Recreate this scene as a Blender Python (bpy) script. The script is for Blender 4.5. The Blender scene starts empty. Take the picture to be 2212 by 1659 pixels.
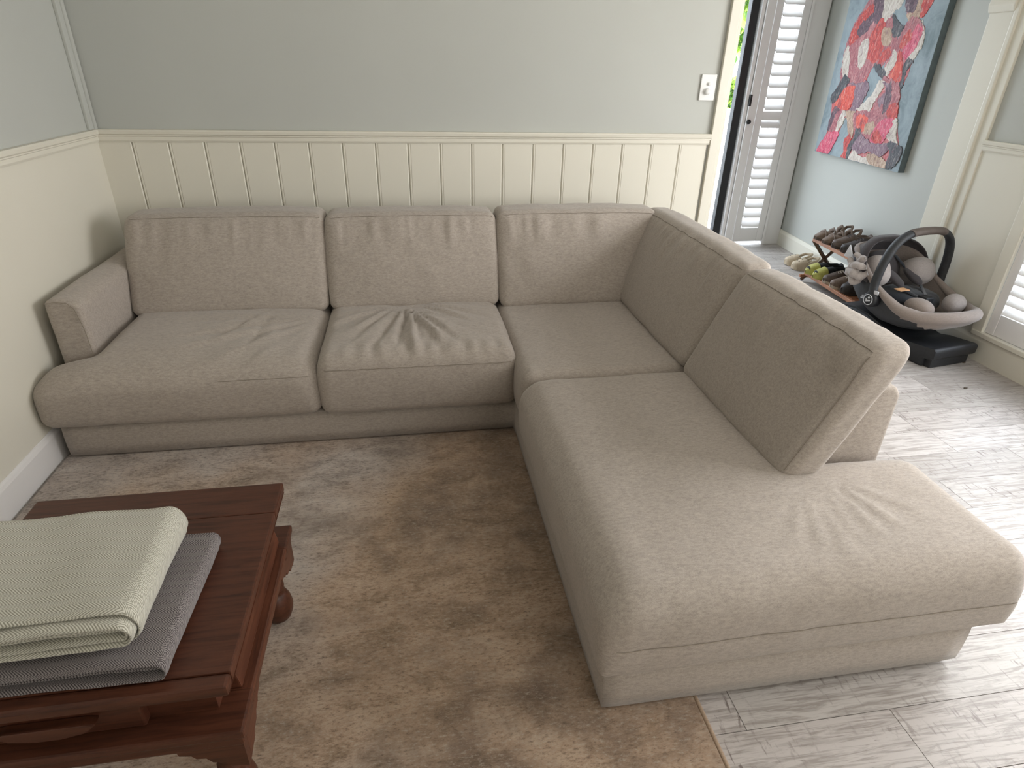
import bpy, bmesh, math, random
import numpy as np
from mathutils import Matrix, Vector
random.seed(7)
rng = np.random.RandomState(7)
S = bpy.context.scene
COL = S.collection

# ------------------------------------------------------------------ camera
cd = bpy.data.cameras.new('camera'); cam = bpy.data.objects.new('camera', cd); COL.objects.link(cam)
cd.sensor_fit = 'HORIZONTAL'; cd.sensor_width = 36.0; cd.lens = 1317.7 / 2212 * 36.0
cd.clip_start = 0.02; cd.clip_end = 200
PITCH, YAW, ROLL = 0.4838, 0.1717, 0.0253
cp, sp, cy, sy = math.cos(PITCH), math.sin(PITCH), math.cos(YAW), math.sin(YAW)
fwd = Vector((sy*cp, cy*cp, -sp)); rt = Vector((cy, -sy, 0)); up = rt.cross(fwd)
r2 = rt*math.cos(ROLL) + up*math.sin(ROLL); u2 = up*math.cos(ROLL) - rt*math.sin(ROLL)
M = Matrix((r2, u2, -fwd)).transposed().to_4x4(); M.translation = (1.3299, -3.1072, 1.3353)
cam.matrix_world = M
S.camera = cam

# ------------------------------------------------------------------ world, lights, exposure
W = bpy.data.worlds.new('sky'); S.world = W; W.use_nodes = True
bg = W.node_tree.nodes['Background']; bg.inputs[0].default_value = (0.80, 0.89, 1.0, 1); bg.inputs[1].default_value = 6.5

def area(name, loc, tgt, sx, sz, power, col):
    l = bpy.data.lights.new(name, 'AREA'); l.shape = 'RECTANGLE'; l.size = sx; l.size_y = sz
    l.energy = power; l.color = col
    o = bpy.data.objects.new(name, l); COL.objects.link(o); o.location = loc
    o.rotation_euler = (Vector(tgt) - Vector(loc)).to_track_quat('-Z', 'Y').to_euler()
    return o
area('window_daylight', (4.18, -1.90, 1.42), (0.0, -1.95, 1.75), 1.8, 1.3, 47, (1.0, 0.958, 0.918))
area('rear_fill', (3.0, -4.55, 1.5), (2.2, 0.0, 1.5), 2.2, 1.7, 27, (1.0, 0.955, 0.90))  # added warm ambient fill behind the camera; the wall there has no window
pl = area('door_portal', (3.42, 1.84, 1.05), (3.42, 0, 1.05), 0.95, 2.0, 1, (1, 1, 1)); pl.data.cycles.is_portal = True
vs = S.view_settings; vs.view_transform = 'Standard'; vs.look = 'None'; vs.gamma = 1.0; vs.exposure = 0.25
vs.use_curve_mapping = False

# ------------------------------------------------------------------ node helpers
class NT:
    def __init__(self, name):
        self.m = bpy.data.materials.new(name); self.m.use_nodes = True
        self.t = self.m.node_tree; self.b = self.t.nodes['Principled BSDF']
    def set(self, node, key, v):
        if v is None: return
        sock = node.inputs[key]
        if isinstance(v, bpy.types.NodeSocket): self.t.links.new(v, sock)
        else:
            try: sock.default_value = v
            except Exception: sock.default_value = tuple(v) + (1,)
    def n(self, typ, ins=None, **at):
        nd = self.t.nodes.new(typ)
        for k, v in at.items(): setattr(nd, k, v)
        for k, v in (ins or {}).items(): self.set(nd, k, v)
        return nd
    def pos(self, sc=(1, 1, 1), rot=(0, 0, 0)):
        g = self.n('ShaderNodeNewGeometry')
        return self.n('ShaderNodeMapping', {'Vector': g.outputs['Position'], 'Scale': sc, 'Rotation': rot}).outputs[0]
    def noise(self, vec, scale, detail=2.0, rough=0.5, dist=0.0):
        return self.n('ShaderNodeTexNoise', {'Vector': vec, 'Scale': scale, 'Detail': detail, 'Roughness': rough, 'Distortion': dist}).outputs[0]
    def ramp(self, fac, stops, interp='LINEAR'):
        nd = self.n('ShaderNodeValToRGB', {'Fac': fac}); cr = nd.color_ramp; cr.interpolation = interp
        while len(cr.elements) < len(stops): cr.elements.new(0.5)
        for e, (p, c) in zip(cr.elements, stops):
            e.position = p; e.color = tuple(c) + (1,) if len(c) == 3 else c
        return nd.outputs[0]
    def mix(self, fac, a, b, mode='MIX'):
        nd = self.n('ShaderNodeMix', data_type='RGBA', blend_type=mode)
        self.set(nd, 0, fac); self.set(nd, 6, a if isinstance(a, bpy.types.NodeSocket) else tuple(a) + (1,) )
        self.set(nd, 7, b if isinstance(b, bpy.types.NodeSocket) else tuple(b) + (1,))
        return nd.outputs[2]
    def math(self, op, a, b=None, c=None):
        nd = self.n('ShaderNodeMath', operation=op)
        for i, v in enumerate((a, b, c)):
            if v is not None: self.set(nd, i, v)
        return nd.outputs[0]
    def bump(self, h, strength=0.3, dist=0.002):
        self.t.links.new(self.n('ShaderNodeBump', {'Height': h, 'Strength': strength, 'Distance': dist}).outputs[0], self.b.inputs['Normal'])
    def fin(self, col=None, rough=None, **kw):
        if col is not None: self.set(self.b, 'Base Color', col if isinstance(col, bpy.types.NodeSocket) else tuple(col) + (1,))
        if rough is not None: self.set(self.b, 'Roughness', rough)
        for k, v in kw.items(): self.set(self.b, k, v)
        return self.m

def lin(r, g, b):
    f = lambda c: (c/255/12.92) if c/255 <= 0.04045 else ((c/255+0.055)/1.055)**2.4
    return (f(r), f(g), f(b))

def simple(name, rgb, rough=0.6, var=0.06, scale=30, bump=0.05, spec=None):
    t = NT(name); p = t.pos(); nz = t.noise(p, scale, 3)
    c = lin(*rgb); a = tuple(x*(1-var*2) for x in c); b = tuple(min(1, x*(1+var*2)) for x in c)
    col = t.ramp(nz, [(0.3, a), (0.7, b)])
    t.bump(nz, bump, 0.002)
    m = t.fin(col, rough)
    if spec is not None: t.b.inputs['Specular IOR Level'].default_value = spec
    return m

# walls
MAT = {}
def paint(name, rgb, rough, sc=90):
    t = NT(name); nz = t.noise(t.pos(), sc, 4); lo = t.noise(t.pos(), 1.7, 2)
    c = lin(*rgb); col = t.ramp(lo, [(0.3, tuple(x*0.97 for x in c)), (0.7, tuple(x*1.02 for x in c))])
    t.bump(nz, 0.12, 0.001); return t.fin(col, rough)
MAT['wall'] = paint('wall_paint', (186, 188, 182), 0.7)
MAT['white'] = paint('white_trim_paint', (222, 218, 204), 0.42, 40)
MAT['white2'] = paint('shutter_white', (232, 230, 228), 0.4, 40)
MAT['ceil'] = paint('ceiling_paint', (222, 220, 214), 0.8)
MAT['black_metal'] = simple('black_powdercoat', (24, 26, 27), 0.45)
MAT['plate'] = simple('switch_plastic', (226, 227, 224), 0.35, 0.01, 10, 0.0)

def fabric(name, rgb, dark=0.80, light=1.14, fine=520, bs=0.35):
    t = NT(name); p = t.pos((1, 1, 1))
    f1 = t.noise(t.pos((1.0, 1.0, 1.6)), fine, 3, 0.7); f2 = t.noise(t.pos((0.4, 1, 1)), 170, 4, 0.7); f3 = t.noise(t.pos((0.6, 1, 1.2)), 48, 5, 0.75); lo = t.noise(p, 4.5, 3)
    c = lin(*rgb)
    m1 = t.math('ADD', t.math('MULTIPLY', f1, 0.46), t.math('ADD', t.math('MULTIPLY', f2, 0.42), t.math('MULTIPLY', f3, 0.12)))
    col = t.ramp(m1, [(0.38, tuple(x*dark for x in c)), (0.51, c), (0.63, tuple(min(1, x*light) for x in c))])
    col = t.mix(t.math('MULTIPLY', lo, 0.25), col, tuple(x*0.88 for x in c))
    t.bump(m1, bs, 0.0016)
    return t.fin(col, 0.92, **{'Sheen Weight': 0.25, 'Sheen Roughness': 0.5, 'Specular IOR Level': 0.15})
MAT['sofa'] = fabric('sofa_oatmeal_weave', (172, 162, 152), 0.68, 1.24)
MAT['seam'] = fabric('sofa_seam_thread', (146, 136, 123))
# wood
def wood(name, c1, c2, c3, rough, sc=(3, 40, 40), spec=0.4):
    t = NT(name); a = t.noise(t.pos(sc), 2.2, 6, 0.62, 0.6); b = t.noise(t.pos(), 5, 3)
    col = t.ramp(a, [(0.28, lin(*c1)), (0.52, lin(*c2)), (0.75, lin(*c3))])
    col = t.mix(t.math('MULTIPLY', b, 0.35), col, lin(*c1))
    t.bump(a, 0.12, 0.001)
    return t.fin(col, rough, **{'Specular IOR Level': spec})
MAT['mahogany'] = wood('mahogany_polish', (54, 29, 19), (84, 48, 33), (98, 58, 41), 0.40)
MAT['mahogany_y'] = wood('mahogany_polish_y', (60, 32, 21), (92, 53, 36), (108, 64, 45), 0.40, (40, 3, 40))
MAT['pine'] = wood('rack_wood', (132, 84, 58), (176, 124, 92), (198, 146, 112), 0.5, (30, 3, 30))
MAT['pine_dark'] = wood('rack_leg_wood', (70, 52, 40), (98, 74, 56), (120, 92, 70), 0.5, (30, 30, 3))
# floor planks
def floor_mat():
    t = NT('whitewashed_oak'); oi = t.n('ShaderNodeObjectInfo').outputs['Random']
    off = t.n('ShaderNodeCombineXYZ', {0: t.math('MULTIPLY', oi, 37.0), 1: t.math('MULTIPLY', oi, 91.0), 2: 0.0}).outputs[0]
    def shifted(v): return t.n('ShaderNodeVectorMath', {0: v, 1: off}, operation='ADD').outputs[0]
    grain = t.noise(shifted(t.pos((2.5, 34, 1))), 2.4, 7, 0.65, 1.2)
    saw = t.noise(shifted(t.pos((46, 11, 1))), 1.6, 4, 0.6, 0.4)
    clus = t.noise(shifted(t.pos((1, 2, 1))), 3.2, 2)
    base = t.ramp(oi, [(0.0, lin(166, 160, 155)), (0.35, lin(188, 183, 178)), (0.7, lin(198, 192, 188)), (1.0, lin(178, 171, 166))])
    col = t.mix(t.ramp(grain, [(0.40, (0.75,)*3), (0.55, (0, 0, 0))]), base, lin(140, 132, 126))
    marks = t.math('MULTIPLY', t.ramp(saw, [(0.56, (0, 0, 0)), (0.66, (1, 1, 1))]), t.ramp(clus, [(0.42, (0, 0, 0)), (0.62, (0.9,)*3)]))
    col = t.mix(marks, col, lin(112, 101, 96))
    fine = t.math('MULTIPLY', t.ramp(t.noise(shifted(t.pos((8, 60, 1))), 3.0, 5, 0.7), [(0.58, (0, 0, 0)), (0.70, (1, 1, 1))]), t.ramp(t.noise(shifted(t.pos()), 7, 2), [(0.5, (0, 0, 0)), (0.6, (0.8,)*3)]))
    col = t.mix(fine, col, lin(104, 92, 88))
    t.bump(t.math('SUBTRACT', grain, t.math('MULTIPLY', marks, 0.4)), 0.25, 0.0012)
    return t.fin(col, 0.42, **{'Specular IOR Level': 0.4})
MAT['floor'] = floor_mat()
MAT['gap'] = simple('floor_gap', (146, 138, 132), 0.9)
def rug_mat():
    t = NT('distressed_rug_pile'); p = t.pos()
    def off(x, y): return t.n('ShaderNodeVectorMath', {0: p, 1: (x, y, 0)}, operation='ADD').outputs[0]
    big = t.noise(p, 1.7, 3, 0.55, 0.4); gr = t.noise(off(7.3, 2.1), 1.5, 3, 0.5)
    mid = t.noise(t.pos((0.7, 1.4, 1)), 9, 7, 0.75, 0.5); fine = t.noise(t.pos((0.65, 1.5, 1)), 85, 6, 0.85); patch = t.noise(off(3.1, 9.2), 7.5, 6, 0.7)
    tan = t.ramp(mid, [(0.30, lin(138, 116, 92)), (0.5, lin(188, 160, 135)), (0.70, lin(206, 183, 160))])
    gry = t.ramp(mid, [(0.30, lin(124, 112, 104)), (0.5, lin(190, 177, 167)), (0.70, lin(214, 205, 196))])
    sx = t.n('ShaderNodeSeparateXYZ', {0: p})
    side = t.math('ADD', t.math('MULTIPLY', t.math('SUBTRACT', 1.0, sx.outputs[0]), 0.6), t.math('MULTIPLY', t.math('SUBTRACT', gr, 0.48), 2.4))
    col = t.mix(t.ramp(side, [(0.0, (0, 0, 0)), (0.5, (1, 1, 1))]), tan, gry)
    edge = t.math('MULTIPLY', t.math('SUBTRACT', sx.outputs[0], 1.1), 0.16)
    dk = t.math('ADD', t.math('ADD', big, edge), t.math('ADD', t.math('MULTIPLY', t.math('SUBTRACT', patch, 0.5), 1.1), t.math('MULTIPLY', t.math('SUBTRACT', fine, 0.5), 0.9)))
    col = t.mix(t.ramp(dk, [(0.50, (0, 0, 0)), (0.85, (0.70,)*3)]), col, lin(98, 82, 73))
    col = t.mix(t.ramp(fine, [(0.36, (0.75,)*3), (0.49, (0, 0, 0))]), col, lin(92, 78, 66))
    col = t.mix(t.ramp(fine, [(0.52, (0, 0, 0)), (0.65, (0.60,)*3)]), col, lin(216, 203, 184))
    t.bump(t.math('ADD', t.math('MULTIPLY', fine, 0.8), t.math('MULTIPLY', mid, 0.4)), 0.8, 0.006)
    return t.fin(col, 0.95, **{'Sheen Weight': 0.2, 'Specular IOR Level': 0.1})
MAT['rug'] = rug_mat()
MAT['binding'] = fabric('rug_binding', (172, 150, 128), fine=200)
def herring(name, ca, cb, sx, sy):
    t = NT(name); p = t.pos(rot=(0, 0, 0.06)); s = t.n('ShaderNodeSeparateXYZ', {0: p})
    yz = t.math('SUBTRACT', s.outputs[1], t.math('MULTIPLY', s.outputs[2], 0.9))
    tri = t.math('PINGPONG', yz, sy)
    w = t.math('SINE', t.math('ADD', t.math('MULTIPLY', s.outputs[0], sx), t.math('MULTIPLY', tri, sx*1.5)))
    nz = t.noise(p, 420, 3, 0.7); lo = t.noise(p, 9, 3)
    f = t.math('ADD', t.math('MULTIPLY', w, 0.34), t.math('ADD', t.math('MULTIPLY', nz, 0.6), 0.2))
    col = t.ramp(f, [(0.15, lin(*cb)), (0.75, lin(*ca))])
    col = t.mix(t.math('MULTIPLY', lo, 0.25), col, lin(*cb))
    t.bump(f, 0.5, 0.0015)
    return t.fin(col, 0.95, **{'Sheen Weight': 0.3, 'Specular IOR Level': 0.1})
MAT['blanket_sage'] = herring('sage_herringbone_wool', (216, 213, 200), (140, 137, 122), 1100, 0.0115)
MAT['blanket_grey'] = herring('grey_herringbone_wool', (156, 148, 146), (50, 44, 46), 1250, 0.0105)

# ------------------------------------------------------------------ geometry helpers
ORG = {}
def add(name, V, F, mat, parent=None, smooth=True, origin=None):
    V = np.asarray(V, dtype=float).reshape(-1, 3)
    o0 = np.array(ORG[parent.name]) if parent is not None else (np.array(origin) if origin is not None else np.array([V[:, 0].mean(), V[:, 1].mean(), V[:, 2].min()]))
    me = bpy.data.meshes.new(name); me.from_pydata((V - o0).tolist(), [], [list(map(int, f)) for f in F]); me.update()
    if smooth:
        me.polygons.foreach_set('use_smooth', [True]*len(me.polygons))
    if mat: me.materials.append(MAT[mat] if isinstance(mat, str) else mat)
    o = bpy.data.objects.new(name, me); COL.objects.link(o)
    if parent is not None: o.parent = parent
    else: o.location = o0
    ORG[o.name] = o0
    return o
def thing(name, loc, label=None, cat=None, group=None, kind=None):
    o = bpy.data.objects.new(name, None); COL.objects.link(o); o.location = loc; o.empty_display_size = 0.1
    ORG[o.name] = np.array(loc, dtype=float); tag(o, label, cat, group, kind); return o
def tag(o, label=None, cat=None, group=None, kind=None):
    for k, v in (('label', label), ('category', cat), ('group', group), ('kind', kind)):
        if v: o[k] = v
    return o
class MB:
    def __init__(s): s.V = []; s.F = []
    def raw(s, V, F):
        n = len(s.V); s.V += [tuple(v) for v in V]; s.F += [tuple(i+n for i in f) for f in F]; return s
    def box(s, x0, x1, y0, y1, z0, z1, b=0.0):
        x0, x1 = min(x0, x1), max(x0, x1); y0, y1 = min(y0, y1), max(y0, y1); z0, z1 = min(z0, z1), max(z0, z1)
        bm = bmesh.new(); bmesh.ops.create_cube(bm, size=1)
        for v in bm.verts: v.co = Vector(((x0+x1)/2+v.co.x*(x1-x0), (y0+y1)/2+v.co.y*(y1-y0), (z0+z1)/2+v.co.z*(z1-z0)))
        if b > 0: bmesh.ops.bevel(bm, geom=bm.edges[:], offset=min(b, .49*min(x1-x0, y1-y0, z1-z0)), segments=2, affect='EDGES', profile=0.6)
        return s.bm(bm)
    def bm(s, bm):
        bm.verts.index_update(); V = [tuple(v.co) for v in bm.verts]; F = [[v.index for v in f.verts] for f in bm.faces]; bm.free(); return s.raw(V, F)
    def prism(s, poly, d0, d1, axes='xz', b=0.0, seg=2):
        """poly in two axes, extruded along the third"""
        ax = {'x': 0, 'y': 1, 'z': 2}; i, j = ax[axes[0]], ax[axes[1]]; k = 3-i-j
        bm = bmesh.new(); vs = []
        for p in poly:
            c = [0, 0, 0]; c[i] = p[0]; c[j] = p[1]; c[k] = d0; vs.append(bm.verts.new(c))
        f = bm.faces.new(vs); r = bmesh.ops.extrude_face_region(bm, geom=[f])
        dv = [0, 0, 0]; dv[k] = d1-d0
        bmesh.ops.translate(bm, verts=[e for e in r['geom'] if isinstance(e, bmesh.types.BMVert)], vec=dv)
        bmesh.ops.recalc_face_normals(bm, faces=bm.faces[:])
        if b > 0: bmesh.ops.bevel(bm, geom=bm.edges[:], offset=b, segments=seg, affect='EDGES', profile=0.6)
        return s.bm(bm)
    def lathe(s, prof, c=(0, 0, 0), n=20, axis='z'):
        V = []; F = []; m = len(prof)
        for i in range(n):
            a = 2*math.pi*i/n
            for (r, h) in prof:
                p = (r*math.cos(a), r*math.sin(a), h)
                if axis == 'x': p = (h, r*math.cos(a), r*math.sin(a))
                if axis == 'y': p = (r*math.sin(a), h, r*math.cos(a))
                V.append((c[0]+p[0], c[1]+p[1], c[2]+p[2]))
        for i in range(n):
            for j in range(m-1):
                a, b = i*m+j, ((i+1) % n)*m+j
                F.append((a, b, b+1, a+1))
        F.append(tuple(i*m for i in range(n))[::-1]); F.append(tuple(i*m+m-1 for i in range(n)))
        return s.raw(V, F)
    def tube(s, pts, r, n=8, flat=1.0, upv=(0, 0, 1), closed=False, caps=True):
        P = [Vector(p) for p in pts]; m = len(P); V = []; F = []; U = Vector(upv)
        for i, p in enumerate(P):
            if closed: t = P[(i+1) % m]-P[i-1]
            else: t = P[min(i+1, m-1)]-P[max(i-1, 0)]
            t.normalize(); a = t.cross(U)
            if a.length < 1e-4: a = t.cross(Vector((1, 0, 0)))
            a.normalize(); b = a.cross(t); U = b.copy()
            rr = r[i] if hasattr(r, '__len__') else r
            for k in range(n):
                q = 2*math.pi*k/n; V.append(tuple(p + a*rr*math.cos(q) + b*rr*flat*math.sin(q)))
        for i in range(m if closed else m-1):
            for k in range(n):
                a, b = i*n, ((i+1) % m)*n
                F.append((a+k, b+k, b+(k+1) % n, a+(k+1) % n))
        if caps and not closed: F.append(tuple(range(n))[::-1]); F.append(tuple((m-1)*n+k for k in range(n)))
        return s.raw(V, F)
    def xf(s, fn): s.V = [tuple(fn(v)) for v in s.V]; return s
    def go(s, name, mat, parent=None, smooth=False, origin=None): return add(name, s.V, s.F, mat, parent, smooth, origin)
def autosmooth(o, ang=35):
    me = o.data; me.polygons.foreach_set('use_smooth', [True]*len(me.polygons))
    try: me.set_sharp_from_angle(angle=math.radians(ang))
    except Exception: pass
    return o
def copy_at(o, dx=(0, 0, 0), parent=None, scale=None):
    c = o.copy(); COL.objects.link(c); c.location = Vector(o.location)+Vector(dx)
    if scale: c.scale = scale
    if parent: c.parent = parent
    ORG[c.name] = np.array(ORG[o.name])+np.array(dx); return c

def vnoise(P, f, seed=0):
    P = np.asarray(P, dtype=float)*f + seed*17.31; i = np.floor(P); t = P-i; t = t*t*(3-2*t)
    def h(a): 
        v = np.sin(a[:, 0]*127.1+a[:, 1]*311.7+a[:, 2]*74.7+seed*3.1)*43758.5453; return v-np.floor(v)
    out = 0
    for dx in (0, 1):
        for dy in (0, 1):
            for dz in (0, 1):
                w = (t[:, 0] if dx else 1-t[:, 0])*(t[:, 1] if dy else 1-t[:, 1])*(t[:, 2] if dz else 1-t[:, 2])
                out = out + w*h(i+np.array([dx, dy, dz]))
    return out*2-1
def fbm(P, f, seed=0, o=3):
    s = 0; a = 1
    for k in range(o): s = s+a*vnoise(P, f*2**k, seed+k); a *= .5
    return s/1.75

def soft(rects, z0, z1, r, step=0.014, rb=None):
    """rounded solid over a union of rectangles: vertices, outward directions, quads and lattice lookup"""
    def ticks(es):
        es = sorted(set(es)); out = [es[0]]
        for a, b in zip(es, es[1:]):
            k = max(1, int(round((b-a)/step))); out += [a+(b-a)*(q+1)/k for q in range(k)]
        return np.array(out)
    xs = ticks([e for q in rects for e in q[:2]]); ys = ticks([e for q in rects for e in q[2:]]); zs = ticks([z0, z1])
    nx, ny, nz = len(xs), len(ys), len(zs)
    cx = (xs[:-1]+xs[1:])/2; cyy = (ys[:-1]+ys[1:])/2
    ins = np.zeros((nx-1, ny-1), bool)
    for (a, b, c, d) in rects: ins |= ((cx > a) & (cx < b))[:, None] & ((cyy > c) & (cyy < d))[None, :]
    idx = {}; V = []; F = []
    def v(i, j, k):
        key = (i, j, k)
        if key not in idx: idx[key] = len(V); V.append((xs[i], ys[j], zs[k]))
        return idx[key]
    def I(i, j): return 0 <= i < nx-1 and 0 <= j < ny-1 and ins[i, j]
    for i in range(nx-1):
        for j in range(ny-1):
            if not ins[i, j]: continue
            F.append((v(i, j, nz-1), v(i+1, j, nz-1), v(i+1, j+1, nz-1), v(i, j+1, nz-1)))
            F.append((v(i, j, 0), v(i, j+1, 0), v(i+1, j+1, 0), v(i+1, j, 0)))
            for k in range(nz-1):
                if not I(i-1, j): F.append((v(i, j, k), v(i, j, k+1), v(i, j+1, k+1), v(i, j+1, k)))
                if not I(i+1, j): F.append((v(i+1, j, k), v(i+1, j+1, k), v(i+1, j+1, k+1), v(i+1, j, k+1)))
                if not I(i, j-1): F.append((v(i, j, k), v(i+1, j, k), v(i+1, j, k+1), v(i, j, k+1)))
                if not I(i, j+1): F.append((v(i, j+1, k), v(i, j+1, k+1), v(i+1, j+1, k+1), v(i+1, j+1, k)))
    P = np.array(V); best = None; bd = None
    rt_ = np.full(len(P), r) if rb is None else rb+(r-rb)*np.clip((P[:, 2]-z0-rb)/(z1-z0-r-rb), 0, 1)
    for (a, b, c, d) in rects:
        lo = np.c_[a+rt_, c+rt_, z0+rt_]; hi = np.maximum(np.c_[b-rt_, d-rt_, z1-rt_], lo)
        q = np.clip(P, lo, hi); dd = ((P-q)**2).sum(1)
        if best is None: best, bd = q, dd
        else:
            m = dd < bd; best = np.where(m[:, None], q, best); bd = np.minimum(bd, dd)
    D = P-best; L = np.linalg.norm(D, axis=1, keepdims=True); L[L < 1e-9] = 1
    N = D/L
    return best+N*rt_[:, None], N, F, idx, (xs, ys, zs)
def sm(x, a, b):
    t = np.clip((x-a)/(b-a), 0, 1); return t*t*(3-2*t)

# ------------------------------------------------------------------ the room
def struct(o, label, cat): return tag(o, label, cat, kind='structure')
DT, DB = 1.0438, 0.9962          # dado cap top / underside
# floor: slab, then planks as parts
fl = MB().box(-0.1, 4.6, -4.7, 1.86, -0.12, -0.012).go('floor', 'gap', origin=(0, 0, 0)); struct(fl, 'whitewashed wood plank floor', 'floor')
PW = 0.159; Y0 = -0.754
unit = bpy.data.meshes.new('plank'); _b = MB().box(0, 1, 0, 1, -0.011, 0, 0); unit.from_pydata(_b.V, [], _b.F); unit.materials.append(MAT['floor'])
fixed = {(-1): [3.746], (-3): [3.41, 2.1], (-4): [3.446, 2.2], (-6): [3.215, 1.9], (-11): [2.39, 3.65, 1.1]}
pr = random.Random(3)
for row in range(-25, 17):
    ya = Y0+row*PW; yb = ya+PW
    if ya < -4.6 or yb > 1.84: continue
    x = -0.02; cuts = []
    base = fixed.get(row)
    if base:
        cuts = sorted(base)
        while cuts[0] > 1.35: cuts.insert(0, cuts[0]-1.25)
        while cuts[-1] < 3.2: cuts.append(cuts[-1]+1.25)
    else:
        x = pr.uniform(0.3, 1.3)
        while x < 4.45: cuts.append(x); x += 1.25
    xs = [-0.02]+[c for c in cuts if 0.05 < c < 4.5]+[4.52]
    for a, b in zip(xs, xs[1:]):
        o = bpy.data.objects.new('plank', unit); COL.objects.link(o); o.parent = fl
        o.location = (a+0.0008, ya+0.0008, 0); o.scale = (b-a-0.0016, PW-0.0016, 1)

wl = MB().box(-0.1, 0, -4.7, 0.1, -0.1, 2.6).go('wall_left', 'wall', origin=(-.05, -2, 0)); struct(wl, 'left grey-green wall above cream panelling', 'wall')
MB().box(0, 0.007, -4.6, -0.006, 0.0, DB+.005).go('dado_panel', 'white', wl)
wb = MB().box(-0.1, 2.905, 0.0, 0.1, -0.1, 2.6).go('wall_back', 'wall', origin=(1.4, .05, 0)); struct(wb, 'grey-green wall behind the sofa with cream tongue-and-groove panelling', 'wall')
# tongue and groove boards
bp = [(-0.0045, 0.0), (0.1455-0.0, 0.0)]
_pb = [(0.0008, 0.0), (0.0008, -0.0035), (0.0055, -0.0085), (0.009, -0.0085), (0.010, -0.007), (0.0125, -0.007), (0.0135, -0.0085), (0.1445, -0.0085), (0.1492, -0.0035), (0.1492, 0.0)]
b0 = MB().prism(_pb, 0.10, DB+0.004, 'xy').go('board', 'white', wb)
b0.location = (-0.0093, 0, 0)
for k in range(1, 19): c = b0.copy(); COL.objects.link(c); c.location = (-0.0093+0.15*k, 0, 0)
def cap_profile():   # (out, z)
    return [(0.0, DB-0.004), (0.012, DB-0.004), (0.016, DB+0.004), (0.016, DB+0.018), (0.020, DB+0.021), (0.020, DB+0.025), (0.026, DB+0.030), (0.028, DT-0.006), (0.024, DT), (0.0, DT)]
tr = MB().prism([(-a, z) for a, z in cap_profile()], 0.0, 2.849, 'yz').go('trim_1', 'white'); struct(tr, 'cream moulded dado rail along the wall behind the sofa', 'trim')
tr = MB().prism([(a, z) for a, z in cap_profile()], -4.6, -0.0, 'xz').go('trim_2', 'white'); struct(tr, 'cream moulded dado rail along the left wall', 'trim')
# corner batten above the dado
t3 = thing('trim_3', (0.01, -0.03, DT), None, None); struct(t3, 'grey-green corner batten running up above the dado rail', 'trim')
MB().box(0.0, 0.013, -0.062, -0.024, DT, 2.6, .003).go('batten', 'wall', t3)
MB().tube([(0.012, -0.014, DT), (0.012, -0.014, 2.6)], 0.011, 8).go('bead', 'wall', t3, True)
def skirting(name, pts, out, label, h=0.1238):
    mb = MB()
    mb.prism([(0, 0), (out*0.018, 0), (out*0.018, h-0.02), (out*0.014, h-0.008), (out*0.009, h-0.003), (out*0.008, h), (0, h)], pts[0], pts[1], 'xz')
    o = mb.go(name, 'white2'); return struct(o, label, 'baseboard')
skirting('baseboard_left', (-4.6, 0.0), 1, 'white skirting board along the left wall')

# right wall with a shuttered window opening
WX = 4.256; WY0, WY1, WZ0, WZ1 = -0.60, -2.72, 0.15, 2.12
mb = MB(); mb.box(WX, WX+0.16, WY0, 0.0, -.1, 2.6); mb.box(WX, WX+0.16, -4.7, WY1, -.1, 2.6); mb.box(WX, WX+0.16, WY1, WY0, -.1, WZ0); mb.box(WX, WX+0.16, WY1, WY0, WZ1, 2.6)
wr = mb.go('wall_right', 'wall', origin=(WX+.05, -2, 0)); struct(wr, 'grey wall on the right with a shuttered window', 'wall')
mb = MB(); mb.box(WX-0.008, WX, WY0+.055, -0.12, 0.1, DB+.004); mb.box(WX-0.008, WX, -4.6, WY1-.06, 0.1, DB+.004); mb.go('dado_panel', 'white', wr)
tr = MB().prism([(WX-a, z) for a, z in cap_profile()], WY0+.055, -0.212, 'xz').go('trim_4', 'white'); struct(tr, 'short cream dado rail right of the post', 'trim')
o = MB().prism([(WX, 0), (WX-0.02, 0), (WX-0.02, .105), (WX-.012, .12), (WX-.008, .124), (WX, .124)], -4.6, -0.15, 'xz').go('baseboard_right', 'white'); struct(o, 'white skirting board under the right window', 'baseboard')
# cream post where the room opens to the entry
t5 = thing('trim_5', (WX-.01, -.07, 0)); struct(t5, 'tall cream post between the painting wall and the right window', 'post')
MB().box(WX-0.022, WX+.16, -0.133, 0.012, 0, 2.6, .004).go('post', 'white', t5)
MB().box(WX-0.028, WX, -0.160, -0.130, 0, 2.6, .006).go('edge_bead', 'white', t5)
MB().box(WX-0.016, WX, -0.214, -0.158, 0, 2.6, .003).go('side_strip', 'white', t5)
MB().prism([(WX, 1.60), (WX-.030, 1.61), (WX-.040, 1.64), (WX-.034, 1.67), (WX-.044, 1.72), (WX, 1.76)], -0.135, 0.018, 'xz', .006).go('corbel', 'white', t5)
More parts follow.
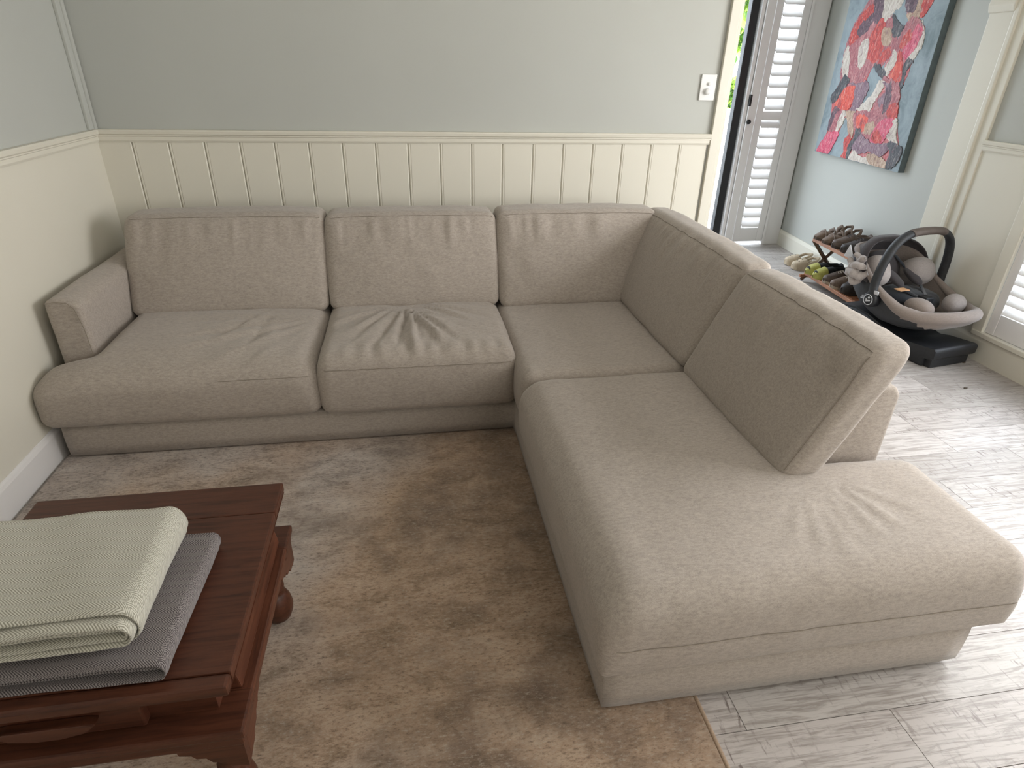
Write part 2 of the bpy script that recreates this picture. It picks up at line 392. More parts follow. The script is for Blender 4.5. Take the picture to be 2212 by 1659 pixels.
# entry recess
PA = np.array([4.485, 1.73]); PB = np.array([4.30, 0.0]); dW = (PB-PA)/np.linalg.norm(PB-PA); nW = np.array([-0.99433, 0.10633])
def onwall(t, off, z): q = PA+dW*t+nW*off; return (q[0], q[1], z)
def wallbox(t0, t1, o0, o1, z0, z1, b=0.0):
    mb = MB().box(t0, t1, o0, o1, z0, z1, b); mb.xf(lambda v: onwall(v[0], v[1], v[2])); return mb
wp = wallbox(-0.15, 1.75, -0.12, 0, -.1, 2.6).go('wall_entry_right', 'wall', origin=(4.45, .9, 0)); struct(wp, 'blue-grey entry wall carrying the painting', 'wall')
mb = MB().prism([(0, 0), (0.018, 0), (0.018, 0.10), (0.012, .118), (0.008, .126), (0, .126)], 0.0, 1.74, 'yz'); mb.xf(lambda v: onwall(v[0], v[1], v[2]))
o = mb.go('baseboard_entry', 'white'); struct(o, 'white skirting board below the painting', 'baseboard')
DY = 1.729
mb = MB(); mb.box(2.80, 2.96, DY, DY+.12, -.1, 2.6); mb.box(2.96, 4.02, DY, DY+.12, 2.08, 2.6); mb.box(4.02, 4.62, DY, DY+.12, 2.08, 2.6); mb.box(4.335, 4.62, DY, DY+.12, -.1, 2.08)
o = mb.go('wall_entry_back', 'wall', origin=(3.7, 1.8, 0)); struct(o, 'entry wall holding the door and louvred sidelight', 'wall')
o = MB().box(2.80, 2.905, 0.1, DY, -.1, 2.6).go('wall_entry_left', 'wall'); struct(o, 'entry side wall behind the sofa wall', 'wall')
o = MB().box(-0.1, 4.62, -4.7, 1.86, 2.6, 2.7).go('ceiling', 'ceil'); struct(o, 'plain ceiling', 'ceiling')
o = MB().box(-0.1, 4.5, -4.8, -4.7, -0.1, 2.6).go('wall_front', 'wall'); struct(o, 'wall behind the camera', 'wall')
# casing on the end of the back wall
t6 = thing('trim_6', (2.88, 0, 0)); struct(t6, 'cream architrave at the end of the sofa wall', 'trim')
MB().box(2.849, 2.893, -0.022, 0.0, 0, 2.6, .003).go('casing', 'white', t6)
MB().box(2.894, 2.911, -0.016, 0.11, 0, 2.6, .002).go('jamb', 'white', t6)

# door in the entry: dark screen door edge and white jamb
d1 = thing('door_1', (3.9, DY, 0)); struct(d1, 'black framed screen door standing open beside a white jamb', 'door')
mb = MB(); mb.box(3.857, 3.918, DY-.005, DY+.05, 0.03, 2.05, .004); mb.go('door_stile', 'black_metal', d1)
MB().box(2.97, 3.918, DY+.01, DY+.11, -.005, 0.035, .004).go('threshold', 'black_metal', d1)
MB().box(2.962, 2.995, DY, DY+.06, 0, 2.08, .004).go('door_stile', 'black_metal', d1)
mb = MB(); mb.box(3.924, 3.950, DY-.035, DY+.11, 0, 2.08, .003); mb.go('jamb', 'white2', d1)
MB().box(3.954, 4.022, DY-.05, DY+.11, 0, 2.08, .004).go('jamb', 'white2', d1)
MB().box(3.948, 3.966, DY-.056, DY-.03, 1.085, 1.165, .003).go('strike_plate', 'black_metal', d1)
MB().lathe([(0.001, -.02), (0.016, -.018), (0.018, -.008), (0.012, 0.0), (.008, .02)], (3.966, DY-.055, 0.975), 14, 'y').go('latch_knob', 'black_metal', d1, True)

# louvred shutters
def louvre_mesh(w, depth, thick, name):
    pts = []; n = 10
    for k in range(n):
        a = 2*math.pi*k/n; pts.append((depth/2*math.cos(a), thick/2*math.sin(a)*(1+.2*math.cos(a)**2)))
    return pts
def shutter(name, org, ux, uy, width, zs, pitch, depth, tilt, stile, rails, label, panels=1):
    """ux: along the shutter, uy: into the room"""
    t = thing(name, (org[0], org[1], 0)); struct(t, label, 'shutter')
    ux = np.array(ux); uy = np.array(uy); og = np.array(org)
    def w(a, d, z): q = og+ux*a+uy*d; return (q[0], q[1], z)
    for p in range(panels):
        a0 = p*width; a1 = a0+width
        for s0, s1 in ((a0+.002, a0+stile), (a1-stile, a1-.002)):
            mb = MB().box(s0, s1, -.018, .018, rails[0][0], rails[-1][1], .003); mb.xf(lambda v: w(*v)); mb.go('stile', 'white2', t)
        for r0, r1 in rails:
            mb = MB().box(a0+stile, a1-stile, -.015, .015, r0, r1, .003); mb.xf(lambda v: w(*v)); mb.go('rail', 'white2', t)
        prof = louvre_mesh(0, depth, .009, ''); ct, st = math.cos(tilt), math.sin(tilt)
        first = None
        for (q0, q1) in zip(rails, rails[1:]):
            z = q0[1]+pitch*.5
            while z < q1[0]-pitch*.3:
                if first is None:
                    V = []; n = len(prof)
                    for aa in (a0+stile+.002, a1-stile-.002):
                        for (d, h) in prof: V.append(w(aa, d*ct-h*st, z+d*st+h*ct))
                    F = [(k, (k+1) % n, n+(k+1) % n, n+k) for k in range(n)]+[tuple(range(n))[::-1], tuple(range(n, 2*n))]
                    first = autosmooth(add('louvre', V, F, 'white2', t), 60); z_first = z
                else: copy_at(first, (0, 0, z-z_first))
                z += pitch
    return t
shutter('window_1', (4.036, DY-.01), (1, 0), (0, -1), 0.275, None, 0.0775, 0.090, math.radians(-40), 0.058, [(0.03, 0.145), (0.985, 1.05), (1.99, 2.06)], 'white louvred sidelight shutter between the door jamb and the painting wall')
tc = MB().box(4.312, 4.335, DY-.03, DY+.1, 0, 2.1, .003).box(4.335, 4.47, DY-.02, DY, 0, 2.1, .004).go('trim_7', 'white2'); struct(tc, 'wide white casing right of the louvred sidelight', 'trim')
# right window: frame, sill, shutters
w2 = thing('trim_8', (WX, -1.6, 0)); struct(w2, 'white casing around the right window', 'trim')
MB().box(WX-.022, WX, WY0-.002, WY0+.062, 0.124, WZ1+.06, .004).go('casing', 'white', w2)
MB().box(WX-.022, WX, WY1-.062, WY1+.002, 0.124, WZ1+.06, .004).go('casing', 'white', w2)
MB().box(WX-.022, WX, WY1-.06, WY0+.06, WZ1, WZ1+.06, .004).go('casing', 'white', w2)
MB().box(WX-.03, WX+.14, WY1-.05, WY0+.05, .128, .152, .004).go('sill', 'white', w2)
shutter('window_2', (WX+.012, WY0-.004), (0, -1), (-1, 0), 0.528, None, 0.052, 0.062, math.radians(-40), 0.05, [(0.155, 0.265), (1.10, 1.17), (2.0, 2.11)], 'white plantation shutters filling the right window', 4)

# ------------------------------------------------------------------ outside the entry door
ga = MB().box(-6, 14, 1.86, 14, -0.3, -0.22).go('ground', simple('pale_paving', (214, 210, 200), .8)); struct(ga, 'pale sunlit paving outside the door', 'ground')
dk = thing('deck', (4.2, 2.5, -.2)); tag(dk, 'weathered deck outside the open door', 'deck')
mdeck = simple('weathered_deck', (196, 194, 196), .7)
d0 = MB().box(2.6, 6.4, 1.87, 1.955, -.06, -.03, .003).go('deck_board', mdeck, dk)
for k in range(1, 12): copy_at(d0, (0, .09*k, 0))
fe = thing('fence', (5.0, 3.25, -.2)); tag(fe, 'white picket fence beyond the deck', 'fence')
f0 = MB().box(3.4, 3.50, 3.25, 3.27, -.22, 0.98, .006).go('picket', 'white2', fe)
for k in range(1, 30): copy_at(f0, (.112*k, 0, 0))
MB().box(3.3, 6.8, 3.27, 3.31, .12, .2, .004).go('rail', 'white2', fe); MB().box(3.3, 6.8, 3.27, 3.31, .74, .82, .004).go('rail', 'white2', fe)
def foliage(name, c, rad, n, size, mats, label):
    t = thing(name, (c[0], c[1], -.22)); tag(t, label, 'tree')
    MB().tube([(c[0], c[1], -.22), (c[0]+.05, c[1], c[2]*.5), (c[0], c[1]+.05, c[2])], [.09, .07, .03], 8).go('trunk', simple(name+'_bark', (96, 80, 62), .9), t, True)
    for mi, m in enumerate(mats):
        V = []; F = []
        for k in range(n):
            d = rng.normal(size=3); d /= np.linalg.norm(d); p = np.array(c)+d*np.array(rad)*rng.uniform(.55, 1)
            a = rng.normal(size=3); a /= np.linalg.norm(a); b = np.cross(a, rng.normal(size=3)); b /= np.linalg.norm(b); s = size*rng.uniform(.6, 1.3)
            q = len(V); V += [p-a*s, p+b*s*.45+d*.01, p+a*s, p-b*s*.45+d*.01]; F.append((q, q+1, q+2, q+3))
        o = add('foliage', V, F, m, t, False); o['kind'] = 'stuff'
    return t
g1 = simple('leaf_lime', (150, 178, 70), .5); g2 = simple('leaf_green', (92, 132, 58), .5)
foliage('garden_tree', (5.65, 6.4, 2.5), (.85, .8, 1.3), 3200, .075, [g1, g2], 'leafy lime-green tree seen through the open door')
foliage('garden_shrub', (5.0, 4.6, 0.98), (.5, .3, .35), 1400, .05, [g1, g2], 'low green shrub behind the white fence')

# ------------------------------------------------------------------ rug
rg = thing('area_rug', (1.0, -2.0, 0)); tag(rg, 'beige and brown distressed area rug under the sofa and table', 'rug')
RX0, RX1, RY0, RY1 = 0.034, 1.947, -3.6, -0.55
MB().box(RX0, RX1-.012, RY0, RY1, 0.001, 0.011, .003).go('pile', 'rug', rg)
MB().tube([(RX1-.007, RY0, .0065), (RX1-.007, RY1, .0065)], 0.0065, 8).go('binding', 'binding', rg, True)

# ------------------------------------------------------------------ sectional sofa
sf = thing('sectional_sofa', (1.4, -1.0, 0)); tag(sf, 'oatmeal fabric corner sofa with chaise against the panelled wall', 'sofa')
def lathered(name, V, F, mat='sofa', parent=sf): return add(name, V, F, mat, parent, True)
def seam(path, r, parent, name='seam'):
    MB().tube(path, r, 6).go(name, 'seam', parent, True)
# plinth
V, N, F, ix, tk = soft([(0.05, 1.75, -1.018, -0.06), (1.702, 2.645, -2.26, -0.06)], 0.016, 0.150, 0.012, 0.05)
pl_ = lathered('plinth', V, F)
for (x, y) in ((.12, -.95), (.12, -.12), (1.78, -2.18), (2.57, -2.18), (2.57, -.12), (1.4, -.95)):
    MB().box(x-.03, x+.03, y-.03, y+.03, 0.0 if x > 1.95 else 0.011, 0.02).go('foot', 'black_metal', sf)
# back frames (sloped inner face)
bm_ = MB().prism([(-.30, .145), (-.06, .145), (-.06, .555), (-.15, .575), (-.175, .56)], 0.06, 2.62, 'yz', .012, 3); autosmooth(bm_.go('back_frame', 'sofa', sf), 50)
bm_ = MB().prism([(2.395, .145), (2.645, .145), (2.648, .545), (2.63, .572), (2.56, .578), (2.53, .56)], -1.822, -0.06, 'xz', .014, 3)
bf = bm_.go('back_frame', 'sofa', sf); autosmooth(bf, 50)
seam([(2.642, -1.805, z) for z in (.16, .3, .45, .545)], .0016, bf)
# arm
V, N, F, ix, tk = soft([(0.045, 0.168, -0.862, -0.06)], 0.145, 0.566, 0.024, 0.014)
V = V+N*(0.003*fbm(V, 7, 3))[:, None]
V[:, 2] -= .012*sm(V[:, 0], .11, .168)*sm(V[:, 2], .5, .56)
arm = lathered('arm', V, F)
seam([(0.161, -0.8645, .36), (0.158, -.8645, .46), (0.146, -.8645, .535), (0.128, -.8645, .556), (.09, -.8645, .561), (.055, -.864, .556)], .0016, arm)

def fan(V, c, a0, spread, freq, r0, r1, amp, seed):
    dx = V[:, 0]-c[0]; dy = V[:, 1]-c[1]; a = np.arctan2(dx, -dy); d = np.hypot(dx, dy)
    w = np.exp(-((a-a0)/spread)**2)*sm(d, 0.02, r0)*(1-sm(d, r1*.55, r1))
    ph = a*freq+1.4*vnoise(np.c_[a*5, d*4, a*0], 1, seed)
    return amp*w*(np.sin(ph)+.45*np.sin(ph*2.3+d*9))

def seat(name, rects, z0, z1, r, crown, fn=None, seam_z=None, seam_y=None, seed=1, seam_x=-9, step=.0125, rbot=.03):
    V, N, F, ix, (xs, ys, zs) = soft(rects, z0, z1, r, step, rbot)
    x0 = min(q[0] for q in rects); x1 = max(q[1] for q in rects); y0 = min(q[2] for q in rects); y1 = max(q[3] for q in rects)
    u = (V[:, 0]-x0)/(x1-x0)*2-1; v = (V[:, 1]-y0)/(y1-y0)*2-1; t = (V[:, 2]-z0)/(z1-z0)
    dz = crown*(1-np.clip(np.abs(u), 0, 1)**3)*(1-np.clip(np.abs(v), 0, 1)**3.)*sm(t, .3, 1)
    D = N*(.0045*fbm(V, 5, seed)+.0016*fbm(V, 22, seed+5))[:, None]
    # side bulge between seams
    D[:, :2] += N[:, :2]*(.012*np.sin(np.clip(t, 0, 1)*math.pi))[:, None]
    D[:, 2] += dz
    if fn is not None: D = D+fn(V, N, t)
    # seam pinch at the front
    if seam_z is not None:
        k = np.exp(-((V[:, 2]-seam_z)/.010)**2)*np.clip(-N[:, 1], 0, 1); D[:, 1] += .0025*k
    V2 = V+D
    o = lathered(name, V2, F)
    if seam_z is not None:
        kk = int(np.argmin(abs(zs-seam_z))); path = []
        for i in range(len(xs)):
            key = (i, 0, kk)
            if key in ix and max(x0+.02, seam_x) < xs[i] < x1-.02: path.append(V2[ix[key]]+np.array([0, -.0012, 0]))
        if len(path) > 3: seam(path, .0010, o)
    return o
def fn1(V, N, t):
    D = np.zeros_like(V); top = np.clip(N[:, 2], 0, 1)*sm(t, .6, 1)
    D[:, 2] += top*(fan(V, (.97, -.62), -1.1, .55, 22, .15, .66, .0062, 4)+fan(V, (.75, -.5), -.25, .5, 15, .2, .55, .0045, 9))
    D[:, 2] -= .020*sm(-V[:, 1], .86, 1.05)*sm(t, .5, 1)*(1-sm(V[:, 0], .1, .9)*.6)   # front edge sags down
    D[:, 2] -= .022*(1-sm(V[:, 0], .02, .22))*sm(t, .5, 1)
    return D
def fn2(V, N, t):
    D = np.zeros_like(V); top = np.clip(N[:, 2], 0, 1)*sm(t, .6, 1)
    D[:, 2] += top*(fan(V, (1.30, -.55), .12, .42, 26, .06, .60, .0105, 2)+fan(V, (1.27, -.53), -.75, .5, 18, .08, .48, .0075, 6)+fan(V, (1.32, -.53), .95, .4, 16, .08, .42, .006, 8))
    D[:, 2] += -.012*np.exp(-(((V[:, 0]-1.30)/.10)**2+((V[:, 1]+.56)/.07)**2))*top
    D[:, 2] += .008*sm(-V[:, 1], .55, 1.0)*top+.0030*top*(1-2*np.abs(fbm(V*[1, .7, 0], 15, 21)))
    # small puckers gathered along the front seam
    k = np.exp(-((V[:, 1]+1.0)/.045)**2)*sm(t, .55, .9)
    D[:, 2] += .0045*k*np.sin(V[:, 0]*95+3*vnoise(V, 8, 3))*sm(V[:, 0], 1.0, 1.1)
    D[:, 1] += .0
    return D
def fn3(V, N, t):
    D = np.zeros_like(V); top = np.clip(N[:, 2], 0, 1)*sm(t, .6, 1)
    D[:, 2] += top*(fan(V, (1.86, -.75), .1, .35, 12, .05, .4, .0035, 5)); return D
seat('seat_cushion', [(0.168, 0.964, -1.048, -0.36), (0.012, 0.964, -1.048, -0.880)], 0.145, 0.370, 0.068, .022, fn1, .318, seed=2, seam_x=.62, rbot=.040)
seat('seat_cushion', [(0.970, 1.703, -1.052, -0.36)], 0.143, 0.374, 0.045, .020, fn2, .330, seed=5, rbot=.034)
seat('seat_cushion', [(1.703, 2.42, -1.218, -0.36)], 0.15, 0.362, 0.040, .008, fn3, None, seed=8)
def fn4(V, N, t):
    D = np.zeros_like(V); top = np.clip(N[:, 2], 0, 1)*sm(t, .6, 1)
    D[:, 2] += top*(fan(V, (2.33, -1.93), -.55, .5, 26, .05, .34, .0018, 3)+fan(V, (2.38, -1.93), .45, .6, 17, .05, .26, .0032, 7))
    D[:, 2] += top*(-.008*np.exp(-(((V[:, 0]-1.95)/.22)**2+((V[:, 1]+1.45)/.2)**2)))
    D[:, 2] -= .02*sm(t, .5, 1)*(1-sm(V[:, 0], 1.66, 1.80))
    return D
ch = seat('chaise_cushion', [(1.690, 2.425, -2.268, -1.222), (1.690, 2.722, -2.268, -1.838)], 0.140, 0.364, 0.062, .012, fn4, .232, seed=11, step=.0135, rbot=.014)

def backc(name, w0, w1, zb, zt, thick, frontpos, axis, shear=.43, seed=1, skew_hi=0.0, skew_lo=0.0, puck=1.0, endseam=False, lean0=.36, rr=.034):
    """back cushion: width along axis, front face towards the seat"""
    V, N, F, ix, (xs, ys, zs) = soft([(w0, w1, 0.0, thick)], zb, zt, rr, .0115)
    u = (V[:, 0]-w0)/(w1-w0)*2-1; t = (V[:, 2]-zb)/(zt-zb); v = t*2-1
    cu = 1-np.clip(abs(u), 0, 1)**2.6; cv = 1-np.clip(abs(v), 0, 1)**2.6
    D = N*(.005*fbm(V, 6, seed)+.0016*fbm(V, 24, seed+4))[:, None]
    fr = np.clip(-N[:, 1], 0, 1); D[:, 1] -= .030*cu*cv*fr
    tp = np.clip(N[:, 2], 0, 1); D[:, 2] += .009*cu*sm(t, .8, 1)
    D[:, 0] += N[:, 0]*.008*cv
    # gathered puckers below the top seam and a few long creases
    pk = vnoise(np.c_[V[:, 0]*26+seed*3, V[:, 0]*0, V[:, 2]*2], 1, seed)+.6*vnoise(np.c_[V[:, 0]*60, V[:, 0]*0, V[:, 2]*3], 1, seed+2)
    pk = np.sign(pk)*np.abs(pk)**.8-.35*np.abs(pk)
    rag = .10+.08*vnoise(np.c_[V[:, 0]*9, V[:, 0]*0, V[:, 0]*0], 1, seed+9)
    wgt = sm(zt-V[:, 2], .0, .035)*(1-sm(zt-V[:, 2], rag*.4, rag+.03))
    D[:, 1] += .0078*puck*pk*wgt*sm(fr, .2, .7)
    D[:, 1] += .0022*puck*np.sin(V[:, 0]*38+V[:, 2]*26+2*vnoise(V, 6, seed))*sm(fr, .3, .8)*np.clip(vnoise(V, 4, seed+3), 0, 1)
    # seam pinch along front top
    kz = np.exp(-((V[:, 2]-(zt-.014))/.009)**2); D[:, 1] += .0022*kz*fr
    V2 = V+D
    hgt = V2[:, 2]-lean0
    V2[:, 1] += shear*hgt
    V2[:, 0] += skew_hi*np.clip(hgt, 0, 1)*sm(u, -.2, 1)+skew_lo*np.clip(hgt, 0, 1)*sm(-u, -.2, 1)
    def place(A):
        A = np.asarray(A); B = A.copy()
        if axis == 'x': B[..., 1] = frontpos+A[..., 1]
        else: B[..., 0] = frontpos+A[..., 1]; B[..., 1] = -A[..., 0]
        return B
    Fq = F
    o = lathered(name, place(V2), [f[::-1] for f in Fq] if axis == 'x' and False else Fq)
    kk = int(np.argmin(abs(zs-(zt-.014))))
    path = [V2[ix[(i, 0, kk)]]+np.array([0, -.001, .001]) for i in range(len(xs)) if (i, 0, kk) in ix and w0+.012 < xs[i] < w1-.010]
    seam([tuple(place(p)) for p in path], .0010, o)
    if endseam:
        jj = int(np.argmin(abs(xs-(w1-.012))))
        pth = [V2[ix[(jj, 0, k)]]+np.array([.003, -.001, 0]) for k in range(len(zs)) if (jj, 0, k) in ix and zb+.03 < zs[k] < zt-.012]
        seam([tuple(place(p)) for p in pth], .0011, o)
    return o
backc('back_cushion', 0.170, 0.964, .362, .746, .165, -.530, 'x', seed=1, puck=.8)
backc('back_cushion', 0.970, 1.712, .362, .744, .165, -.538, 'x', seed=2)
backc('back_cushion', 1.718, 2.315, .352, .748, .165, -.545, 'x', seed=3, skew_hi=.42, puck=1.3)
backc('back_cushion', 0.245, 1.232, .352, .740, .130, 2.275, 'y', seed=4, shear=.46, puck=1.3, rr=.040)
backc('back_cushion', 1.238, 1.915, .350, .738, .122, 2.268, 'y', seed=6, shear=.47, puck=1.3, endseam=True, rr=.038)

# ------------------------------------------------------------------ coffee table
ct = thing('coffee_table', (0.707, -2.088, 0)); tag(ct, 'small square dark mahogany coffee table with turned legs on the rug', 'table')
TX0, TX1, TY0, TY1 = 0.430, 0.984, -2.374, -1.806
# top boards with a breadboard strip at the front and a hairline joint
MB().box(TX0, TX1, TY0+.030, TY1-.115, .376, .400, .003).go('top_board', 'mahogany', ct)
MB().box(TX0, TX1, TY1-.114, TY1, .376, .400, .004).go('top_board', 'mahogany', ct)
MB().box(TX0, TX1, TY0, TY0+.029, .374, .3985, .006).go('top_board', 'mahogany', ct)
MB().prism([(TX1-.014, .366), (TX1-.002, .372), (TX1+.001, .377), (TX1-.02, .377), (TX1-.02, .366)], TY0+.01, TY1-.01, 'xz').go('moulding', 'mahogany_y', ct)
MB().box(TX0+.045, TX1-.045, TY0+.048, TY1-.045, .272, .378).go('carcass', 'mahogany', ct)
# corner blocks of the waist
drw = MB().box(TX0+.10, 0.824, TY0+.030, TY0+.06, .285, .366, .004).go('drawer', 'mahogany', ct)
MB().prism([(TX0+.17, .330), (TX0+.19, .312), (TX0+.23, .304), (TX0+.27, .304), (TX0+.31, .312), (TX0+.33, .330), (TX0+.31, .334), (TX0+.19, .334)], TY0+.010, TY0+.03, 'xz', .003).go('handle', 'mahogany', drw)
MB().prism([(TX1-.048, .284), (TX1-.012, .284), (TX1-.016, .31), (TX1-.024, .345), (TX1-.014, .368), (TX1-.048, .368)], TY0+.085, TY1-.085, 'xz', .003).go('side_panel', 'mahogany_y', ct)
MB().prism([(TX0+.048, .284), (TX0+.012, .284), (TX0+.016, .31), (TX0+.024, .345), (TX0+.014, .368), (TX0+.048, .368)], TY0+.085, TY1-.085, 'xz', .003).go('side_panel', 'mahogany_y', ct)
LX0, LX1, LY0, LY1 = .424, .991, -2.378, -1.826
for (a, b, c, d, ax) in ((LX0, LX1, LY0, LY0+.09, 'x'), (LX0, LX1, LY1-.09, LY1, 'x')):
    MB().box(a, b, c, d, .262, .282, .005).box(a+.006, b-.006, c+.006, d-.004, .236, .264, .005).go('rail', 'mahogany', ct)
for (a, b) in ((LX0, LX0+.09), (LX1-.09, LX1)):
    MB().box(a, b, LY0+.085, LY1-.085, .262, .2815, .005).box(a+.006, b-.006, LY0+.085, LY1-.085, .236, .264, .005).go('rail', 'mahogany_y', ct)
leg_prof = [(.020, .0), (.031, .008), (.038, .028), (.040, .048), (.036, .070), (.027, .090), (.019, .100), (.026, .106), (.026, .114), (.019, .120), (.021, .134), (.029, .158), (.031, .178), (.024, .194), (.034, .202), (.034, .240)]
l0 = None
for (x, y) in ((.930, -1.872), (.930, -2.322), (.486, -1.872), (.486, -2.322)):
    if l0 is None: l0 = MB().lathe(leg_prof, (x, y, .011), 22).go('leg', 'mahogany', ct, True); lx, ly = x, y
    else: copy_at(l0, (x-lx, y-ly, 0))
def bracket(x, y, sx, sy):
    w = .115; pol = [(0, .24), (w, .24), (w*.97, .226), (w*.80, .222), (w*.74, .212), (w*.60, .210), (w*.52, .196), (w*.34, .192), (w*.26, .178), (w*.1, .176), (0, .172)]
    MB().prism([(x+sx*a, z) for a, z in pol], y-sy*.0, y+sy*.018, 'xz').go('bracket', 'mahogany', ct)
    MB().prism([(y+sy*(.0185+a), z) for a, z in pol], x, x+sx*.018, 'yz').go('bracket', 'mahogany_y', ct)
for (x, y, sx, sy) in ((LX1-.008, LY0+.008, -1, 1), (LX1-.008, LY1-.008, -1, -1), (LX0+.008, LY0+.008, 1, 1), (LX0+.008, LY1-.008, 1, -1)): bracket(x, y, sx, sy)

# ------------------------------------------------------------------ folded blankets
def blanket(name, xl, xr, y0, y1, zb, nU, t, mat, label, yaw, seed, flat=.75, jit=.012, taper=0.0):
    mb = MB(); H = nU*2*t; ny = 30; zc = zb+H/2
    for k in range(nU):
        R = H/2-(k+.5)*t; cx = xr-H/2*flat
        path = []
        nl = 16
        for i in range(nl+1): path.append((xl+(cx-xl)*i/nl, zc+R, 0, 1))
        na = 10
        for i in range(1, na): a = math.pi/2-math.pi*i/na; path.append((cx+R*flat*math.cos(a), zc+R*math.sin(a), math.cos(a), math.sin(a)))
        for i in range(nl+1): path.append((cx-(cx-xl)*i/nl, zc-R, 0, -1))
        h = t*.36; m = len(path)
        ya = y0-jit*math.sin(k*2.1+seed); yb = y1+jit*.6*math.sin(k*1.3+seed+1)
        rings = []
        for j in range(ny+1):
            f = j/ny; edge = min(f, 1-f)*ny; sh = 1.0 if edge >= 1 else .35
            for sgn in (1, -1):
                for (x, z, nx_, nz_) in path:
                    rings.append((x+sgn*nx_*h*sh, ya+(yb-ya)*f, z+sgn*nz_*h*sh+.0012*math.sin(x*31+k*2.3+nz_*1.7+f*4)))
        V = np.array(rings); F = []
        def id(j, s, i): return j*2*m+s*m+i
        for j in range(ny):
            for i in range(m-1):
                F.append((id(j, 0, i), id(j, 0, i+1), id(j+1, 0, i+1), id(j+1, 0, i)))
                F.append((id(j, 1, i), id(j+1, 1, i), id(j+1, 1, i+1), id(j, 1, i+1)))
            for i in (0, m-1): F.append((id(j, 0, i), id(j+1, 0, i), id(j+1, 1, i), id(j, 1, i)))
        for j in (0, ny):
            for i in range(m-1): F.append((id(j, 0, i), id(j, 1, i), id(j, 1, i+1), id(j, 0, i+1)))
        mb.raw(V, F)
    V = np.array(mb.V); c = np.array([(xl+xr)/2, (y0+y1)/2])
    hh = np.clip((V[:, 2]-zb)/H, 0, 1)
    V[:, 2] += hh*(.006*fbm(V*[1, 1, .2], 7, seed)+.0025*fbm(V*[1, 1, .1], 22, seed+3))
    V[:, 2] += -hh*taper*sm(-V[:, 0], -xr, -xl)
    V[:, 0] += .010*fbm(V, 5, seed+6)*sm(V[:, 0], xl, xr); V[:, 1] += .006*fbm(V*[1, .3, 3], 9, seed+7)
    cs, sn = math.cos(yaw), math.sin(yaw); d = V[:, :2]-c
    V[:, 0] = c[0]+d[:, 0]*cs-d[:, 1]*sn; V[:, 1] = c[1]+d[:, 0]*sn+d[:, 1]*cs
    o = add(name, V, mb.F, mat, None, True, origin=(c[0], c[1], zb)); return tag(o, label, 'blanket')
blanket('folded_blanket', .445, .892, -2.335, -2.020, .4005, 3, .0070, 'blanket_grey', 'dark grey herringbone blanket folded beneath the pale one', -.02, 2)
blanket('folded_blanket', .425, .846, -2.320, -2.030, .4480, 4, .0096, 'blanket_sage', 'pale sage herringbone blanket folded on top of the pile', .02, 5)

# ------------------------------------------------------------------ dimmer switch
sw = thing('dimmer_switch', (2.797, 0, 1.195)); tag(sw, 'white wall dimmer switch beside the architrave', 'switch')
MB().box(2.757, 2.835, -.010, 0.0, 1.195, 1.310, .003).go('plate', 'plate', sw)
MB().lathe([(.001, -.026), (.0125, -.025), (.014, -.022), (.015, -.009), (.017, -.009)], (2.792, 0, 1.235), 20, 'y').go('knob', 'plate', sw, True)
MB().lathe([(.001, -.018), (.007, -.017), (.008, -.009), (.009, -.009)], (2.797, 0, 1.268), 16, 'y').go('button', 'plate', sw, True)

# ------------------------------------------------------------------ painting
pt = thing('painting', onwall(.85, 0, .795)); tag(pt, 'unframed canvas painting of red and pink figures on grey', 'painting')
PT0, PT1, PZ0, PZ1 = .330, 1.366, .795, 2.15
def canvas_mat():
    t = NT('canvas_grey'); a = t.noise(t.pos((1, 1, 1)), 5, 5, .7, .6); b = t.noise(t.pos(), 260, 2)
    col = t.ramp(a, [(.3, lin(104, 120, 124)), (.5, lin(140, 154, 160)), (.7, lin(158, 170, 176))]); t.bump(b, .2, .001); return t.fin(col, .75)
MAT['canvas'] = canvas_mat(); MAT['canvas_edge'] = simple('canvas_edge_paint', (92, 104, 106), .75)
wallbox(PT0, PT1, .002, .040, PZ0, PZ1, .002).go('canvas_side', 'canvas_edge', pt)
wallbox(PT0+.001, PT1-.001, .0395, .0412, PZ0+.001, PZ1-.001, 0).go('canvas_face', 'canvas', pt)
CAMP = np.array([1.3299, -3.1072, 1.3353]); RM = np.array([r2, u2, fwd])
def pic(u, v):      # reference-picture point to a point of the canvas plane (t, z)
    px, py = 1740+u*.24113, v*.24113
    d = np.array([(px-1106)/1317.7, -(py-829.5)/1317.7, 1.0])@RM
    o = PA+nW*.041; k = ((o-CAMP[:2])@nW)/(d[:2]@nW); p = CAMP+k*d
    return float((p[:2]-o)@dW), float(p[2])
def paintmat(name, a, b, c):
    t = NT(name); n1 = t.noise(t.pos((1, 1, .35)), 34, 7, .8, 2.4); n2 = t.noise(t.pos((1, 1, .25)), 90, 4, .75, 1.2); n3 = t.noise(t.pos((1, 1, .5)), 20, 5, .75, 1.5)
    col = t.ramp(n1, [(.36, lin(*a)), (.5, lin(*b)), (.62, lin(*c))])
    col = t.mix(t.ramp(n3, [(.56, (0, 0, 0)), (.66, (.75,)*3)]), col, lin(122, 66, 82)); col = t.mix(t.ramp(n2, [(.55, (0, 0, 0)), (.68, (.6,)*3)]), col, lin(232, 216, 208))
    t.bump(t.math('ADD', n1, t.math('MULTIPLY', n2, .6)), .9, .006); return t.fin(col, .42)
